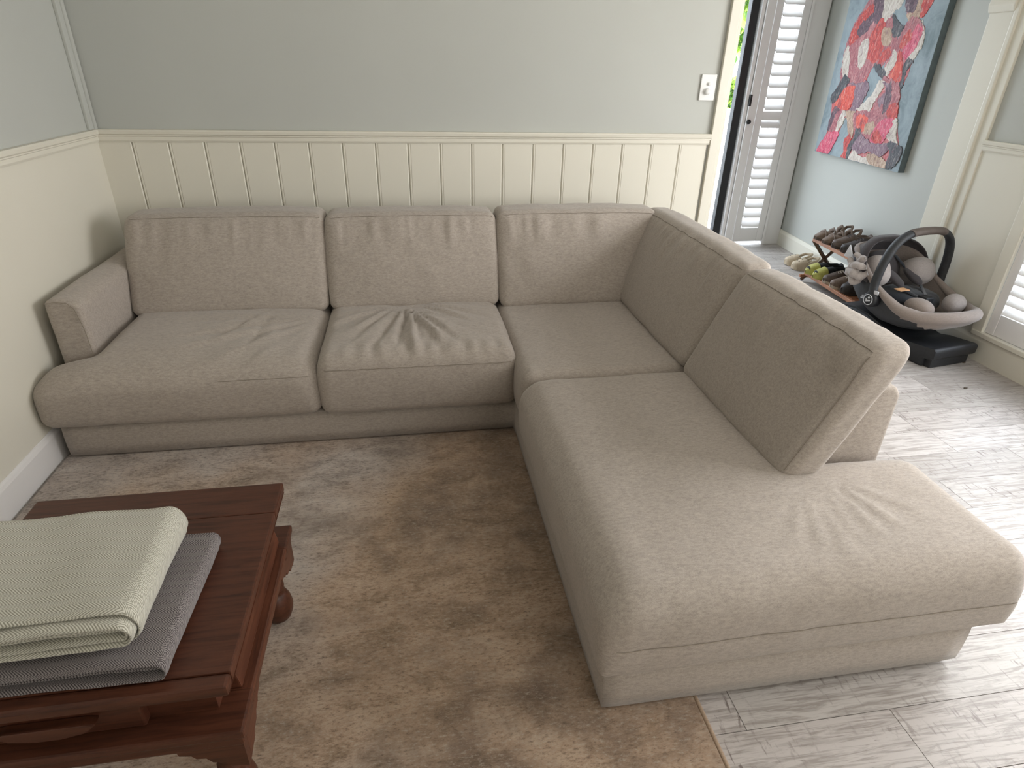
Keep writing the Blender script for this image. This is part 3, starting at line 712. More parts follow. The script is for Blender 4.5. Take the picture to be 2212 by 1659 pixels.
PM = dict(rose=paintmat('impasto_rose', (132, 70, 86), (182, 104, 112), (214, 160, 158)), red=paintmat('impasto_red', (150, 40, 42), (208, 66, 62), (236, 120, 108)),
          pink=paintmat('impasto_pink', (186, 44, 84), (226, 84, 118), (240, 160, 172)), plum=paintmat('impasto_plum', (58, 42, 54), (96, 72, 88), (140, 112, 124)),
          cream=paintmat('impasto_cream', (176, 160, 146), (222, 212, 200), (242, 236, 228)), dark=paintmat('impasto_charcoal', (34, 36, 42), (66, 70, 78), (112, 116, 122)),
          tan=paintmat('impasto_tan', (136, 108, 90), (192, 160, 136), (222, 200, 178)), orange=paintmat('impasto_orange', (190, 52, 48), (232, 86, 70), (240, 140, 116)), mauve=paintmat('impasto_mauve', (96, 70, 88), (142, 112, 128), (184, 158, 166)))
STR = [
 ('rose', [(640,-60),(520,120),(440,250),(380,420),(350,560),(335,660),(380,760),(440,780),(480,760),(560,640),(620,570),(700,560),(770,440),(800,330),(780,230),(760,150),(700,180),(720,-60)]),
 ('cream', [(710,-60),(880,-60),(850,60),(800,95),(770,140),(720,185),(680,190),(700,90)]),
 ('red', [(600,50),(520,120),(450,230),(400,380),(470,340),(560,190),(610,130)]),
 ('plum', [(590,140),(500,220),(470,300),(520,310),(590,220),(640,130)]),
 ('plum', [(640,-60),(625,60),(620,180),(670,190),(700,60),(705,-60)]),
 ('red', [(690,180),(590,330),(560,500),(640,540),(700,400),(720,300)]),
 ('red', [(770,420),(700,470),(660,560),(720,540),(780,460)]),
 ('cream', [(540,360),(490,420),(475,560),(490,600),(540,540),(570,380)]),
 ('tan', [(740,250),(690,280),(700,400),(760,380),(770,270)]),
 ('cream', [(385,420),(345,520),(335,640),(365,710),(385,650),(395,520)]),
 ('dark', [(790,130),(850,210),(880,250),(820,330),(780,290),(790,220)]),
 ('plum', [(930,-60),(905,80),(960,105),(1010,60),(1030,-60)]),
 ('tan', [(1010,30),(980,100),(920,120),(940,180),(1010,160),(1060,60),(1090,-60),(1030,-60)]),
 ('red', [(1090,-60),(1040,100),(1040,150),(1100,90),(1165,-60)]),
 ('rose', [(960,170),(900,240),(850,330),(780,430),(830,480),(900,500),(960,440),(1040,320),(1050,240),(1010,180)]),
 ('pink', [(1000,230),(950,330),(880,440),(880,490),(930,510),(1000,400),(1045,290),(1030,240)]),
 ('red', [(940,270),(880,340),(850,420),(890,420),(950,340)]),
 ('cream', [(1040,200),(1070,290),(1050,390),(990,500),(930,550),(920,520),(990,430),(1040,330),(1055,260)]),
 ('dark', [(920,540),(960,560),(900,660),(870,770),(820,770),(870,650),(890,580)]),
 ('cream', [(800,450),(750,560),(705,620),(720,680),(780,620),(820,520)]),
 ('red', [(830,480),(820,560),(770,640),(760,680),(810,740),(860,700),(870,570),(860,480)]),
 ('orange', [(840,560),(790,630),(775,680),(815,720),(850,660),(860,600)]),
 ('dark', [(620,600),(640,570),(700,620),(720,660),(690,700),(640,640)]),
 ('mauve', [(380,720),(440,760),(540,740),(560,800),(520,880),(470,960),(420,900),(430,800)]),
 ('dark', [(350,690),(290,780),(240,860),(245,920),(300,880),(360,780),(390,730)]),
 ('orange', [(440,780),(360,800),(300,890),(270,960),(330,1000),(400,950),(440,860)]),
 ('mauve', [(450,800),(440,920),(380,1000),(440,1010),(480,930),(540,840),(520,760)]),
 ('plum', [(270,960),(230,1050),(205,1160),(240,1150),(280,1070),(310,1000)]),
 ('rose', [(290,1010),(250,1100),(220,1180),(270,1190),(310,1090),(350,1010)]),
 ('cream', [(340,1000),(300,1080),(275,1180),(300,1170),(350,1070),(360,1010)]),
 ('tan', [(370,1010),(380,1100),(390,1230),(420,1220),(440,1110),(450,1020)]),
 ('pink', [(220,1190),(160,1260),(110,1360),(180,1388),(230,1330),(280,1240),(290,1190)]),
 ('red', [(390,1220),(350,1270),(345,1350),(310,1425),(360,1430),(380,1330),(410,1250)]),
 ('cream', [(650,750),(600,850),(530,920),(470,970),(500,990),(570,1000),(620,910),(690,800),(700,730)]),
 ('rose', [(700,720),(720,820),(640,900),(600,990),(460,1010),(460,1130),(520,1200),(620,1220),(700,1180),(740,1080),(800,1000),(830,900),(830,780),(770,740)]),
 ('mauve', [(700,740),(720,820),(660,890),(680,940),(730,880),(760,780)]),
 ('plum', [(760,750),(720,860),(700,1000),(730,980),(770,880),(780,760)]),
 ('red', [(820,930),(760,960),(740,1050),(800,1080),(830,990)]),
 ('orange', [(480,1040),(460,1120),(510,1180),(560,1150),(550,1050)]),
 ('tan', [(560,1110),(530,1190),(600,1200),(620,1110)]),
 ('pink', [(700,1080),(620,1170),(600,1260),(680,1280),(740,1190),(800,1090)]),
 ('red', [(640,1170),(600,1240),(640,1290),(690,1240)]),
 ('mauve', [(490,1200),(430,1300),(470,1370),(580,1350),(680,1370),(740,1290),(650,1290),(560,1260)]),
 ('cream', [(800,1090),(760,1190),(735,1230),(800,1310),(835,1310),(815,1220),(825,1100)]),
 ('dark', [(740,1290),(840,1310),(860,1370),(800,1480),(720,1500),(710,1460),(760,1400)]),
 ('mauve', [(600,1310),(600,1380),(680,1400),(740,1340),(700,1300)]),
 ('cream', [(440,1350),(390,1430),(440,1440),(560,1490),(610,1505),(560,1420),(490,1400)]),
 ('tan', [(570,1380),(560,1430),(610,1490),(700,1515),(710,1440),(640,1400)]),
 ('dark', [(460,1160),(500,1190),(430,1290),(390,1400),(370,1430),(380,1330),(430,1240)]),
]
UNDER = [('mix', [(640,-60),(520,100),(420,280),(345,520),(330,680),(250,850),(240,930),(205,1160),(110,1360),(180,1388),(280,1240),(350,1060),(380,1100),(390,1230),(310,1425),(370,1430),(480,1200),(460,1000),(540,860),(560,800),(550,720),(620,590),(700,580),(800,420),(800,250),(720,180),(880,-60)]),
 ('mix2', [(930,-60),(905,90),(940,180),(850,330),(760,460),(700,620),(720,690),(690,740),(600,860),(460,990),(460,1130),(500,1190),(380,1400),(440,1440),(610,1505),(720,1510),(860,1370),(830,1250),(830,780),(870,770),(960,560),(1070,290),(1010,170),(1160,-60)])]
def streaks(name, cols, seed):
    t = NT(name); v = t.n('ShaderNodeVectorMath', {0: t.pos((1, 1, .38)), 1: (seed, 0, 0)}, operation='ADD').outputs[0]
    n1 = t.noise(v, 17, 7, .8, 2.2); n2 = t.noise(v, 55, 4, .7, 1.4)
    col = t.ramp(n1, [(.28+.44*i/(len(cols)-1), lin(*c)) for i, c in enumerate(cols)]); col = t.mix(t.ramp(n2, [(.52, (0, 0, 0)), (.68, (.7,)*3)]), col, lin(224, 204, 198))
    t.bump(t.math('ADD', n1, t.math('MULTIPLY', n2, .6)), .9, .006); return t.fin(col, .42)
PM['mix'] = streaks('impasto_red_streaks', [(60, 44, 54), (132, 66, 82), (206, 62, 60), (190, 116, 122), (214, 72, 84), (228, 214, 204)], 0)
PM['mix2'] = streaks('impasto_mauve_streaks', [(62, 52, 64), (150, 84, 98), (200, 128, 132), (196, 60, 70), (226, 208, 200), (150, 120, 130)], 5)
# the upper bodies go on above the picture's edge: simple daubs to finish the heads
for k, (mname, poly) in enumerate(UNDER+STR):
    pts = np.array([pic(*q) for q in poly]); n = len(pts); out = []
    if k >= len(UNDER): cpt = pts.mean(0); pts = cpt+(pts-cpt)*1.10
    for i in range(n):          # closed Catmull-Rom
        p0, p1, p2, p3 = pts[i-1], pts[i], pts[(i+1) % n], pts[(i+2) % n]
        for q in range(6):
            u = q/6; out.append(.5*((2*p1)+(-p0+p2)*u+(2*p0-5*p1+4*p2-p3)*u*u+(-p0+3*p1-3*p2+p3)*u**3))
    out = np.array(out); out += rng.normal(size=out.shape)*.0042
    out[:, 0] = np.clip(out[:, 0], PT0+.004, PT1-.004); out[:, 1] = np.clip(out[:, 1], PZ0+.004, PZ1)
    mb = MB()
    try: mb.prism([tuple(p) for p in out], .0405, .0425+.00010*k, 'xz')
    except Exception: continue
    mb.xf(lambda v: onwall(v[0], v[1], v[2])); mb.go('paint_stroke', PM[mname], pt)
for (t0, z0, w, h, mname) in ((.60, 1.98, .085, .13, 'cream'), (.93, 1.93, .08, .13, 'plum'), (.98, 1.98, .05, .1, 'red'), (.56, 1.99, .05, .1, 'plum')):
    pol = [(t0+w*math.cos(a)*(1+.08*math.sin(3*a)), z0-.06+h*math.sin(a)) for a in [2*math.pi*i/22 for i in range(22)]]
    mb = MB().prism(pol, .0405, .058, 'xz'); mb.xf(lambda v: onwall(v[0], v[1], v[2])); mb.go('paint_stroke', PM[mname], pt)

# ------------------------------------------------------------------ shoe rack and shoes
rk = thing('shoe_rack', onwall(1.30, .2, 0)); tag(rk, 'two-tier slatted wooden folding shoe rack below the painting', 'shoe rack')
def wmb(mb): mb.xf(lambda v: onwall(v[0], v[1], v[2])); return mb
RT0, RT1 = 1.045, 1.695                      # along the wall
LOF, LZ = 0.290, 0.062                       # lower shelf: front offset from wall, height
UOF, UZ = 0.288, 0.300
def shelf(of, z, back=.045):
    wmb(MB().box(RT0, RT1, of-.022, of, z-.012, z+.012, .003)).go('rail', 'pine', rk)
    wmb(MB().box(RT0, RT1, back, back+.022, z-.012, z+.012, .003)).go('rail', 'pine', rk)
    n = 17; first = None
    for k in range(n):
        t = RT0+.025+(RT1-RT0-.05)*k/(n-1)
        if first is None: first = wmb(MB().box(t-.009, t+.009, back+.02, of-.02, z-.004, z+.007, .002)).go('slat', 'pine', rk); tf = t
        else: copy_at(first, (dW[0]*(t-tf), dW[1]*(t-tf), 0))
shelf(LOF, LZ); shelf(UOF, UZ)
for t in (RT0+.004, RT1-.004):
    for (o0, z0, o1, z1) in ((LOF+.012, .0, .055, UZ-.005), (.035, .0, UOF-.008, UZ-.005)):
        a = np.array(onwall(t, o0, z0+.012)); b = np.array(onwall(t, o1, z1))
        MB().tube([a, b], .013, 4, 1.0).go('leg', 'pine_dark', rk)
    wmb(MB().box(t-.010, t+.010, .03, LOF+.03, LZ-.03, LZ-.010, .003)).go('crosspiece', 'pine', rk)

def shoe(name, t, of, z, L, Wd, Hh, upper, sole, label, group=None, kind='shoe', ang=0.0, toe=None, seed=0, cat='shoe'):
    """toe points away from the wall; t along wall, of = toe tip offset from wall"""
    root = thing(name, onwall(t, of-L*.5, z)); tag(root, label, cat, group)
    ca, sa = math.cos(ang), math.sin(ang)
    def w(lx, ly, lz):       # lx: from toe to heel, ly: sideways
        dx, dy = lx-L/2, ly
        return onwall(t+dy*ca+dx*sa, of-L/2-(dx*ca-dy*sa), z+lz)
    def width(s): return Wd/2*np.interp(s, [0, .04, .12, .3, .5, .72, .9, .97, 1], [.0, .52, .82, 1, .88, .72, .78, .62, .0])
    ns, na = 26, 16; st = .018 if kind != 'clog' else .024
    # sole
    V = []; F = []
    ss = [.5-.5*math.cos(math.pi*i/ns) for i in range(ns+1)]
    for s in ss:
        ww = max(.002, width(s)*1.04); rise = .010*max(0, (.18-s)/.18)**1.5
        V += [w(s*L, -ww, rise), w(s*L, ww, rise), w(s*L, ww, st+rise), w(s*L, -ww, st+rise)]
    for i in range(ns):
        a = i*4; b = a+4
        for q in range(4): F.append((a+q, b+q, b+(q+1) % 4, a+(q+1) % 4))
    F += [(3, 2, 1, 0), tuple(ns*4+q for q in range(4))]
    add('sole', V, F, sole, root, False)
    prof = {'shoe': [.028, .05, .06, .075, .95*Hh, Hh, Hh*1.02, Hh*.9, .04], 'boot': [.03, .055, .07, .10, Hh*.92, Hh, Hh*1.0, Hh*.98, .06],
            'clog': [.03, .05, .062, .075, .085, .055, .05, .055, .04], 'sandal': [.02, .03, .05, .06, .055, .035, .04, .05, .03]}[kind]
    V = []; F = []
    for s in ss:
        ww = max(.003, width(s)); h = float(np.interp(s, [0, .05, .14, .3, .48, .62, .86, .96, 1], prof)); rise = .010*max(0, (.18-s)/.18)**1.5
        openn = (kind != 'sandal') and .52 < s < .93
        for k in range(na+1):
            a = math.pi*k/na; c = math.cos(a); sn_ = math.sin(a)
            xx = ww*math.copysign(abs(c)**.72, c); zz = st*.6+(h-st*.6)*sn_**.62
            if openn:
                e = min(1, (s-.52)/.10, (.93-s)/.05); inner = sn_ > .8
                if inner: zz -= e*(h*.55)*((sn_-.8)/.2)**.7
            V.append(w(s*L, xx, zz+rise))
    m = na+1
    for i in range(ns):
        for k in range(na): F.append((i*m+k, i*m+k+1, (i+1)*m+k+1, (i+1)*m+k))
    V = np.array(V); V = V+(.0016*fbm(V, 40, seed))[:, None]
    add('upper', V, F, upper, root, True)
    if kind in ('shoe', 'boot') and toe is None:
        for q in range(3):
            s = .34+.06*q; h = float(np.interp(s, [0, .05, .14, .3, .48, .62, .86, .96, 1], prof))
            MB().tube([w(s*L, -Wd*.2, h*.97), w(s*L+.004, 0, h*1.04+.002), w(s*L, Wd*.2, h*.97)], .003, 6).go('lace', sole, root, True)
    if toe is not None:
        V = []; F = []; k2 = 9
        s2 = [.30*(.5-.5*math.cos(math.pi*i/k2)) for i in range(k2+1)]
        for s in s2:
            ww = max(.004, width(s)*1.05); h = float(np.interp(s, [0, .05, .14, .3, .48, .62, .86, .96, 1], prof))*1.07
            for k in range(na+1):
                a = math.pi*k/na; c = math.cos(a); V.append(w(s*L-.003, ww*math.copysign(abs(c)**.72, c), st*.3+(h-st*.3)*math.sin(a)**.62))
        for i in range(k2):
            for k in range(na): F.append((i*m+k, i*m+k+1, (i+1)*m+k+1, (i+1)*m+k))
        add('toe_cap', V, F, toe, root, True)
    if kind == 'clog':
        MB().tube([w(L*.50, -Wd*.43, .05), w(L*.80, -Wd*.42, .078), w(L*.98, 0, .085), w(L*.80, Wd*.42, .078), w(L*.50, Wd*.43, .05)], .007, 8, 1.6).go('heel_strap', upper, root, True)
        for (s, sd) in ((.22, .2), (.22, -.2), (.34, .3), (.34, -.3), (.36, 0), (.46, .32), (.46, -.32)):
            h = float(np.interp(s, [0, .05, .14, .3, .48, .62, .86, .96, 1], prof))
            yy = width(s)*sd*1.7; zz = st*.6+(h-st*.6)*(1-min(.98, abs(yy)/width(s))**2)**.42
            mb = MB().lathe([(.0005, -.004), (.006, -.004), (.006, .0022), (.0005, .0024)], w(s*L, yy, zz), 8); mb.go('vent_hole', 'black_metal', root)
    if kind == 'sandal':
        for (s0, h0, wdt) in ((.24, .062, .016), (.46, .075, .014), (.66, .095, .012)):
            MB().tube([w(s0*L, -Wd*.47, .02), w(s0*L+.004, -Wd*.36, h0*.75), w(s0*L+.01, 0, h0), w(s0*L+.004, Wd*.36, h0*.75), w(s0*L, Wd*.47, .02)], .005, 8, 3.2).go('strap', upper, root, True)
        MB().tube([w(L*.70, -Wd*.4, .03), w(L*.88, -Wd*.36, .085), w(L*.97, 0, .095), w(L*.88, Wd*.36, .085), w(L*.70, Wd*.4, .03)], .005, 8, 2.2).go('heel_strap', upper, root, True)
    return root
sh_taupe = simple('taupe_leather', (110, 92, 78), .6, .12, 60, .3); sh_brown = simple('brown_leather', (84, 70, 60), .6, .12, 60, .3); sh_dark = simple('dark_leather', (52, 47, 45), .6, .15, 60, .3)
sh_black = simple('black_mesh', (28, 29, 31), .8, .2, 120, .4); sh_yel = simple('yellow_rubber', (172, 170, 88), .6, .08, 40, .2); sh_beige = simple('beige_foam', (188, 172, 148), .75, .05, 40, .1); sh_sole = simple('pale_sole', (168, 154, 136), .8); sh_sole2 = simple('dark_sole', (58, 48, 42), .8)
gp = 'shoes on the shoe rack'
zl, zu = LZ+.0075, UZ+.0075
shoe('shoe', 1.105, .315, zl, .265, .098, .085, sh_black, sh_sole2, 'black trainer with yellow toe, outermost on the lower tier', gp, toe=sh_yel, seed=1)
shoe('shoe', 1.205, .312, zl, .265, .098, .085, sh_black, sh_sole2, 'black trainer with yellow toe, beside the brown loafers', gp, toe=sh_yel, seed=2)
shoe('shoe', 1.312, .300, zl, .262, .098, .090, sh_brown, sh_sole, 'brown loafer next to the yellow-toed trainers', gp, seed=3)
shoe('shoe', 1.413, .302, zl, .262, .098, .090, sh_taupe, sh_sole, 'lighter brown loafer in the middle of the lower tier', gp, seed=4)
shoe('boot', 1.512, .285, zl, .26, .095, .155, sh_dark, sh_sole2, 'dark boot on the lower tier behind the baby seat', gp, 'boot', seed=5, cat='boot')
shoe('sandal', 1.095, .312, zu, .265, .088, .08, sh_taupe, sh_brown, 'taupe strappy sandal at the outer end of the upper tier', gp, 'sandal', seed=6, cat='sandal')
shoe('sandal', 1.200, .310, zu, .265, .088, .08, sh_taupe, sh_brown, 'taupe strappy sandal second on the upper tier', gp, 'sandal', seed=7, cat='sandal')
shoe('shoe', 1.310, .300, zu, .265, .10, .10, sh_brown, sh_sole2, 'dark brown lace-up shoe on the upper tier beside the sandals', gp, seed=8)
shoe('shoe', 1.418, .300, zu, .265, .10, .10, sh_dark, sh_sole2, 'darkest lace-up shoe on the upper tier', gp, seed=9)
gc = 'beige clogs on the floor'
shoe('clog', .650, .240, .0, .205, .095, .085, sh_beige, sh_beige, 'beige foam clog nearer the skirting corner on the floor', gc, 'clog', ang=.10, seed=10, cat='clog')
shoe('clog', .765, .240, .0, .205, .095, .085, sh_beige, sh_beige, 'beige foam clog next to the shoe rack on the floor', gc, 'clog', ang=.05, seed=11, cat='clog')

# ------------------------------------------------------------------ baby capsule on its base
CC = np.array([3.985, -.335]); FV = np.array([.17, -.985]); FV /= np.linalg.norm(FV); RV = np.array([-FV[1], FV[0]])
def cw(r, f, z): q = CC+RV*r+FV*f; return (q[0], q[1], z)
def cmb(mb): mb.xf(lambda v: cw(*v)); return mb
cs = thing('baby_car_seat', cw(0, 0, 0)); tag(cs, 'black and taupe baby capsule with carry handle on the floor', 'car seat')
cs_blk = simple('capsule_black_plastic', (44, 46, 49), .55, .10, 90, .25); cs_base = simple('base_black_plastic', (32, 34, 38), .5, .1, 80, .2); cs_slate = simple('base_slate_cover', (70, 74, 82), .6, .08, 80, .2)
cs_tau = fabric('capsule_taupe_fabric', (142, 131, 124), fine=300); cs_grey = fabric('capsule_grey_jersey', (168, 160, 156), fine=300); cs_char = fabric('hood_charcoal_cloth', (66, 62, 64), fine=300); cs_dk = fabric('harness_webbing', (46, 50, 56), fine=300)
cs_grip = simple('handle_grip_leather', (86, 76, 70), .6); cs_wht = simple('capsule_white_print', (206, 208, 212), .5, .02); cs_tag = simple('orange_tag', (206, 160, 118), .7)
# base
poly = [(-.29, .0), (-.315, .05), (-.31, .11), (-.27, .145), (-.18, .158), (-.08, .146), (.04, .112), (.14, .085), (.20, .098), (.34, .112), (.352, .100), (.352, .062), (.335, .046), (.30, .046), (.30, .0), (.20, .0), (.18, .012), (.08, .012), (.06, 0)]
bo = cmb(MB().prism([(a, b) for a, b in poly], -.150, .150, 'yz', .010, 2)).go('base', cs_base, cs); autosmooth(bo, 40)
cmb(MB().prism([(-.25, .05), (-.265, .10), (-.24, .135), (-.17, .148), (-.08, .136), (.03, .100), (.10, .066), (.0, .05)], -.158, -.146, 'yz', .005, 2)).go('side_cover', cs_slate, bo)
cmb(MB().box(-.13, .13, .285, .335, 0, .05, .008)).go('front_foot', cs_base, bo)
cmb(MB().lathe([(.001, -.17), (.034, -.168), (.036, -.14), (.034, .168), (.001, .17)], (0, -.292, .085), 16, 'x')).go('rear_roller', cs_base, bo, True)
# shell and liner
def shell_pts(w0, zoff, zb_off, fs=1.0, ns=34, na=22):
    V = []
    for i in range(ns+1):
        q = -1+2*i/ns; q = math.sin(q*math.pi/2); s = (q+1)/2
        f = q*.335*fs
        wdt = w0*(1-abs(q)**3.2)**.42
        wdt = max(wdt, .004)*np.interp(s, [0, .3, .6, 1], [.93, 1, 1, .90])
        zr = np.interp(s, [0, .12, .25, .42, .55, .70, .85, 1], [.470, .465, .430, .345, .300, .255, .245, .268])+zoff
        zb = np.interp(s, [0, .04, .12, .28, .5, .7, .86, .95, 1], [.455, .33, .235, .165, .125, .135, .165, .205, .262])+zb_off
        zb = min(zb, zr-.004)
        for k in range(na+1):
            a = -math.pi/2+math.pi*k/na
            rr = wdt*math.copysign(abs(math.sin(a))**.60, a); z = zr-(zr-zb)*max(0, math.cos(a))**.55
            V.append((rr, f, z))
    F = []; m = na+1
    for i in range(ns):
        for k in range(na): F.append((i*m+k, i*m+k+1, (i+1)*m+k+1, (i+1)*m+k))
    return V, F, ns, m
V, F, ns, m = shell_pts(.222, 0, 0)
shl = add('shell', [cw(*v) for v in V], [f[::-1] for f in F], cs_blk, cs, True)
rim = [V[i*m] for i in range(ns+1)]+[V[i*m+m-1] for i in range(ns, -1, -1)]
V2, F2, _, _ = shell_pts(.205, .004, .055, .94)
add('liner', [cw(*v) for v in V2], F2, cs_tau, cs, True)
# padded rim, thick around the feet, thinner at the head
def resample(P, n):
    P = np.array(P); d = np.r_[0, np.cumsum(np.linalg.norm(np.diff(np.r_[P, P[:1]], axis=0), axis=1))]; Q = np.r_[P, P[:1]]
    u = np.linspace(0, d[-1], n, endpoint=False); return np.c_[[np.interp(u, d, Q[:, k]) for k in range(3)]].T
rp = resample(rim, 96); rad = [.016+.016*float(sm(np.array([p[1]]), -.05, .22)[0]) for p in rp]
mb = MB().tube([(p[0]*.985, p[1]*.985, p[2]-.004) for p in rp], rad, 12, closed=True); cmb(mb).go('padded_rim', cs_tau, cs, True)
# fabric flank that covers the front half of the shell
V3 = [(v[0]*1.035, v[1]*1.03, v[2]) for v in V]; F3 = []
for i in range(ns):
    for k in range(m-1):
        vs4 = [V[i*m+k], V[i*m+k+1], V[(i+1)*m+k+1], V[(i+1)*m+k]]
        c = np.mean(vs4, axis=0)
        if c[1] > .03 and c[2] > .30-.42*max(0, c[1]-.0): F3.append((i*m+k, i*m+k+1, (i+1)*m+k+1, (i+1)*m+k)[::-1])
_u = sorted({i for f in F3 for i in f}); _m = {o_: n_ for n_, o_ in enumerate(_u)}; F3 = [tuple(_m[i] for i in f) for f in F3]
add('front_cover', [cw(*V3[i]) for i in _u], F3, cs_tau, cs, True)
def blob(c, s, e=2.4, n=20, seed=0, amp=.0, tilt=0.0):
    V = []; F = []
    for i in range(n+1):
        th = math.pi*i/n-math.pi/2
        for j in range(2*n):
            ph = math.pi*j/n; g = lambda x, p: math.copysign(abs(x)**(2/p), x)
            V.append((s[0]*g(math.cos(th), e)*g(math.cos(ph), e), s[1]*g(math.cos(th), e)*g(math.sin(ph), e), s[2]*g(math.sin(th), e)))
    for i in range(n):
        for j in range(2*n): F.append((i*2*n+j, i*2*n+(j+1) % (2*n), (i+1)*2*n+(j+1) % (2*n), (i+1)*2*n+j))
    V = np.array(V); 
    if amp: L = np.linalg.norm(V, axis=1, keepdims=True)+1e-6; V = V+V/L*(amp*fbm(V, 26, seed))[:, None]
    c_, s_ = math.cos(tilt), math.sin(tilt); y = V[:, 1]*c_-V[:, 2]*s_; z = V[:, 1]*s_+V[:, 2]*c_; V[:, 1] = y; V[:, 2] = z
    return MB().raw(V+np.array(c), F)
cmb(blob((.142, -.105, .358), (.082, .085, .078), 2.3, tilt=.5)).go('head_wing', cs_grey, cs, True)
cmb(blob((-.128, -.130, .375), (.055, .07, .085), 2.3, tilt=.5)).go('head_wing', cs_grey, cs, True)
cmb(blob((0, -.205, .365), (.11, .05, .095), 2.6, tilt=.55)).go('head_pad', cs_char, cs, True)
cmb(blob((.02, -.02, .245), (.15, .14, .055), 2.4, seed=3, amp=.012)).go('seat_pad', cs_dk, cs, True)
for sg in (-1, 1):
    cmb(MB().tube([(sg*.055, -.19, .43), (sg*.075, -.10, .365), (sg*.07, 0, .315), (sg*.03, .075, .285)], .013, 8, .35)).go('harness_strap', cs_dk, cs, True)
    cmb(blob((sg*.066, -.06, .350), (.03, .065, .016), 2.6, tilt=-.45)).go('shoulder_pad', cs_char, cs, True)
cmb(MB().box(-.028, .028, .07, .125, .265, .297, .008)).go('buckle', cs_base, cs)
cmb(blob((.115, .175, .270), (.058, .05, .052), 2.1)).go('leg_roll', cs_grey, cs, True)
cmb(blob((-.105, .155, .262), (.052, .075, .048), 2.2)).go('leg_roll', cs_tau, cs, True)
cmb(MB().box(-.150, -.085, .02, .062, .323, .327, .001)).go('fabric_tag', cs_tag, cs)
# carry handle
hp = []
for k in range(41):
    a = math.pi*k/40; c = math.cos(a); s_ = math.sin(a)
    hp.append((-.238*math.copysign(abs(c)**.62, c), -.03+.02*s_, .27+.345*s_**.62))
hp[0] = (-.238, -.02, .262); hp[-1] = (.238, -.02, .262)
hn = cmb(MB().tube(hp, .018, 12, 1.35, (0, 1, 0))).go('handle', cs_blk, cs, True)
cmb(MB().tube(hp[16:25], .0200, 12, 1.33, (0, 1, 0))).go('grip', cs_grip, hn, True)
for sg in (-1, 1):
    pv = cmb(MB().lathe([(.001, sg*.262), (.036, sg*.260), (.041, sg*.252), (.043, sg*.215)], (0, -.02, .262), 26, 'x')).go('pivot', cs_base, cs, True)
    if sg < 0:
        ring = [( -.2635, -.02+.027*math.cos(a), .262+.027*math.sin(a)) for a in [2*math.pi*k/30 for k in range(30)]]
        cmb(MB().tube(ring, .0022, 6, closed=True)).go('emblem_ring', cs_wht, pv, True)
        # emblem: a round dot above a tick, seen from the side (f runs to the right there)
        cmb(MB().lathe([(.0005, -.2655), (.0055, -.265), (.0058, -.260)], (0, -.0165, .2735), 14, 'x')).go('emblem_dot', cs_wht, pv, True)
        tick = [(-.0335, .2665), (-.0265, .2665), (-.0255, .2595), (-.0080, .2640), (-.0060, .2570), (-.0280, .2490), (-.0310, .2510)]
        cmb(MB().prism(tick, -.2655, -.260, 'yz')).go('emblem_mark', cs_wht, pv)
        cmb(MB().box(-.252, -.246, -.008, .020, .296, .316, .003)).go('release_button', cs_wht, pv)
        for q, (z0, f0, f1) in enumerate(((.258, -.094, -.066), (.252, -.094, -.070), (.244, -.098, -.064))):
            cmb(MB().box(-.2285, -.215, f0, f1, z0, z0+.0025)).go('label_line', cs_wht, pv)
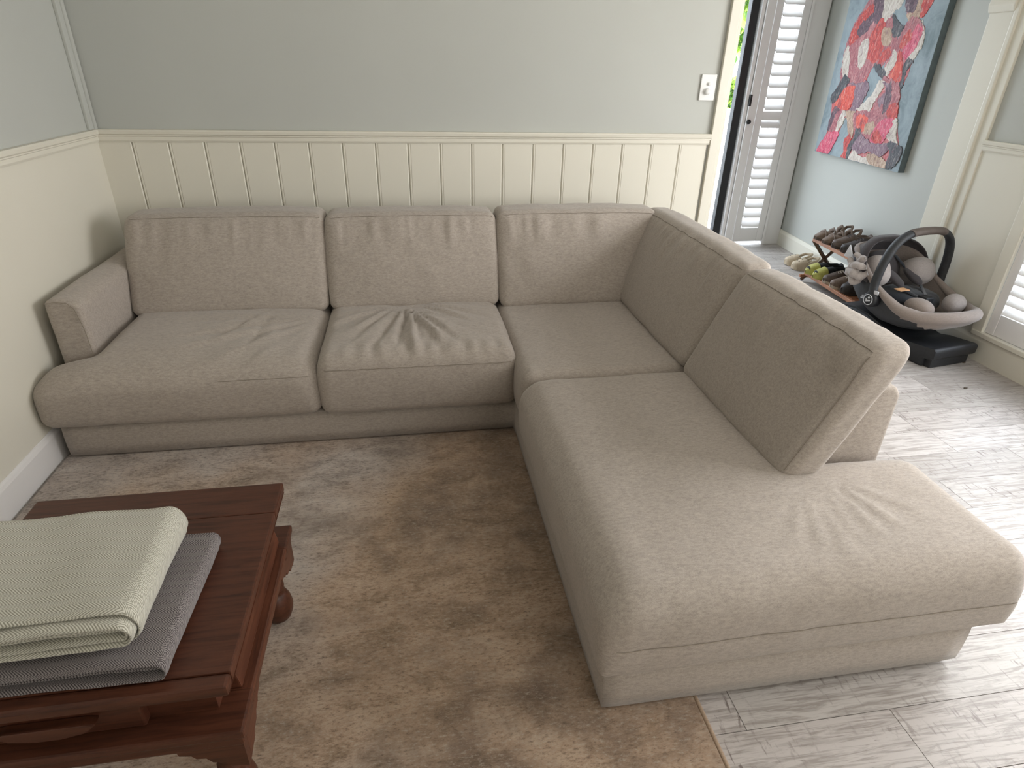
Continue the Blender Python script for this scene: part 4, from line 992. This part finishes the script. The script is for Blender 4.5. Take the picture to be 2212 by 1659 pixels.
# folded hood at the head end
rows = []
NA = 26
for q, (th, rad_, zl_) in enumerate(((.50, .235, 0), (.66, .270, .0), (.80, .250, 0), (.94, .272, 0), (1.08, .250, 0), (1.24, .268, 0), (1.42, .235, 0))):
    row = []
    for k in range(NA+1):
        a = math.pi*k/NA; rr = -.232*math.copysign(abs(math.cos(a))**.7, math.cos(a)); h = math.sin(a)**.72*rad_
        row.append((rr, -.075-h*math.sin(th), .335+h*math.cos(th)*.95))
    rows.append(row)
V = [p for r_ in rows for p in r_]; F = []
for i in range(len(rows)-1):
    for k in range(NA): F.append((i*(NA+1)+k, i*(NA+1)+k+1, (i+1)*(NA+1)+k+1, (i+1)*(NA+1)+k))
V = np.array(V); V = V+(.004*fbm(V, 20, 4))[:, None]
hd = add('hood', [cw(*v) for v in V], F, cs_char, cs, True); md = hd.modifiers.new('thickness', 'SOLIDIFY'); md.thickness = .007; md.offset = 0
# crumpled pale cloth hung over the shell's shoulder
mb = MB()
for q, (z_, r_, f0, f1, rr_) in enumerate(((.452, -.226, -.215, -.125, .022), (.418, -.240, -.235, -.105, .026), (.378, -.238, -.225, -.095, .030), (.345, -.236, -.19, -.12, .020))):
    pth = []
    for k in range(15):
        u = k/14; pth.append((r_+.012*math.sin(u*5+q), f0+(f1-f0)*u, z_-.020*math.sin(u*math.pi)+.008*math.sin(u*9+q*2)))
    rad = [rr_*(.25+.75*math.sin(math.pi*min(1, max(0, (k+.6)/15.2)))**.5)*(1+.12*math.sin(k*1.7+q)) for k in range(15)]
    mb.tube(pth, rad, 14, .85)
V = np.array(mb.V); V = V+(.006*fbm(V, 22, 5))[:, None]; mb.V = [tuple(v) for v in V]
cl = cmb(mb).go('muslin_cloth', fabric('pale_muslin', (176, 168, 164), fine=250), None, True); tag(cl, 'crumpled pale cloth slung on the side of the baby capsule', 'cloth')
fl_ = cmb(MB().prism([(-.285, .425), (-.215, .415), (-.262, .492)], -.222, -.214, 'yz', .002)).go('hood_flap', cs_wht, cs)
# two dry crumbs lying on the boards
cr = simple('dry_leaf_bit', (84, 74, 64), .9)
for (x, y, lab) in ((4.155, -.645, 'tiny dark crumb on the floor against the right skirting'), (3.925, -.905, 'tiny dark crumb out on the open floorboards')):
    mb = MB().prism([(x-.010, y-.002), (x-.003, y-.006), (x+.009, y-.003), (x+.010, y+.003), (x+.001, y+.006), (x-.007, y+.004)], .0005, .0055, 'xy', .0012)
    tag(mb.go('crumb', cr), lab, 'crumb', 'crumbs on the floor')
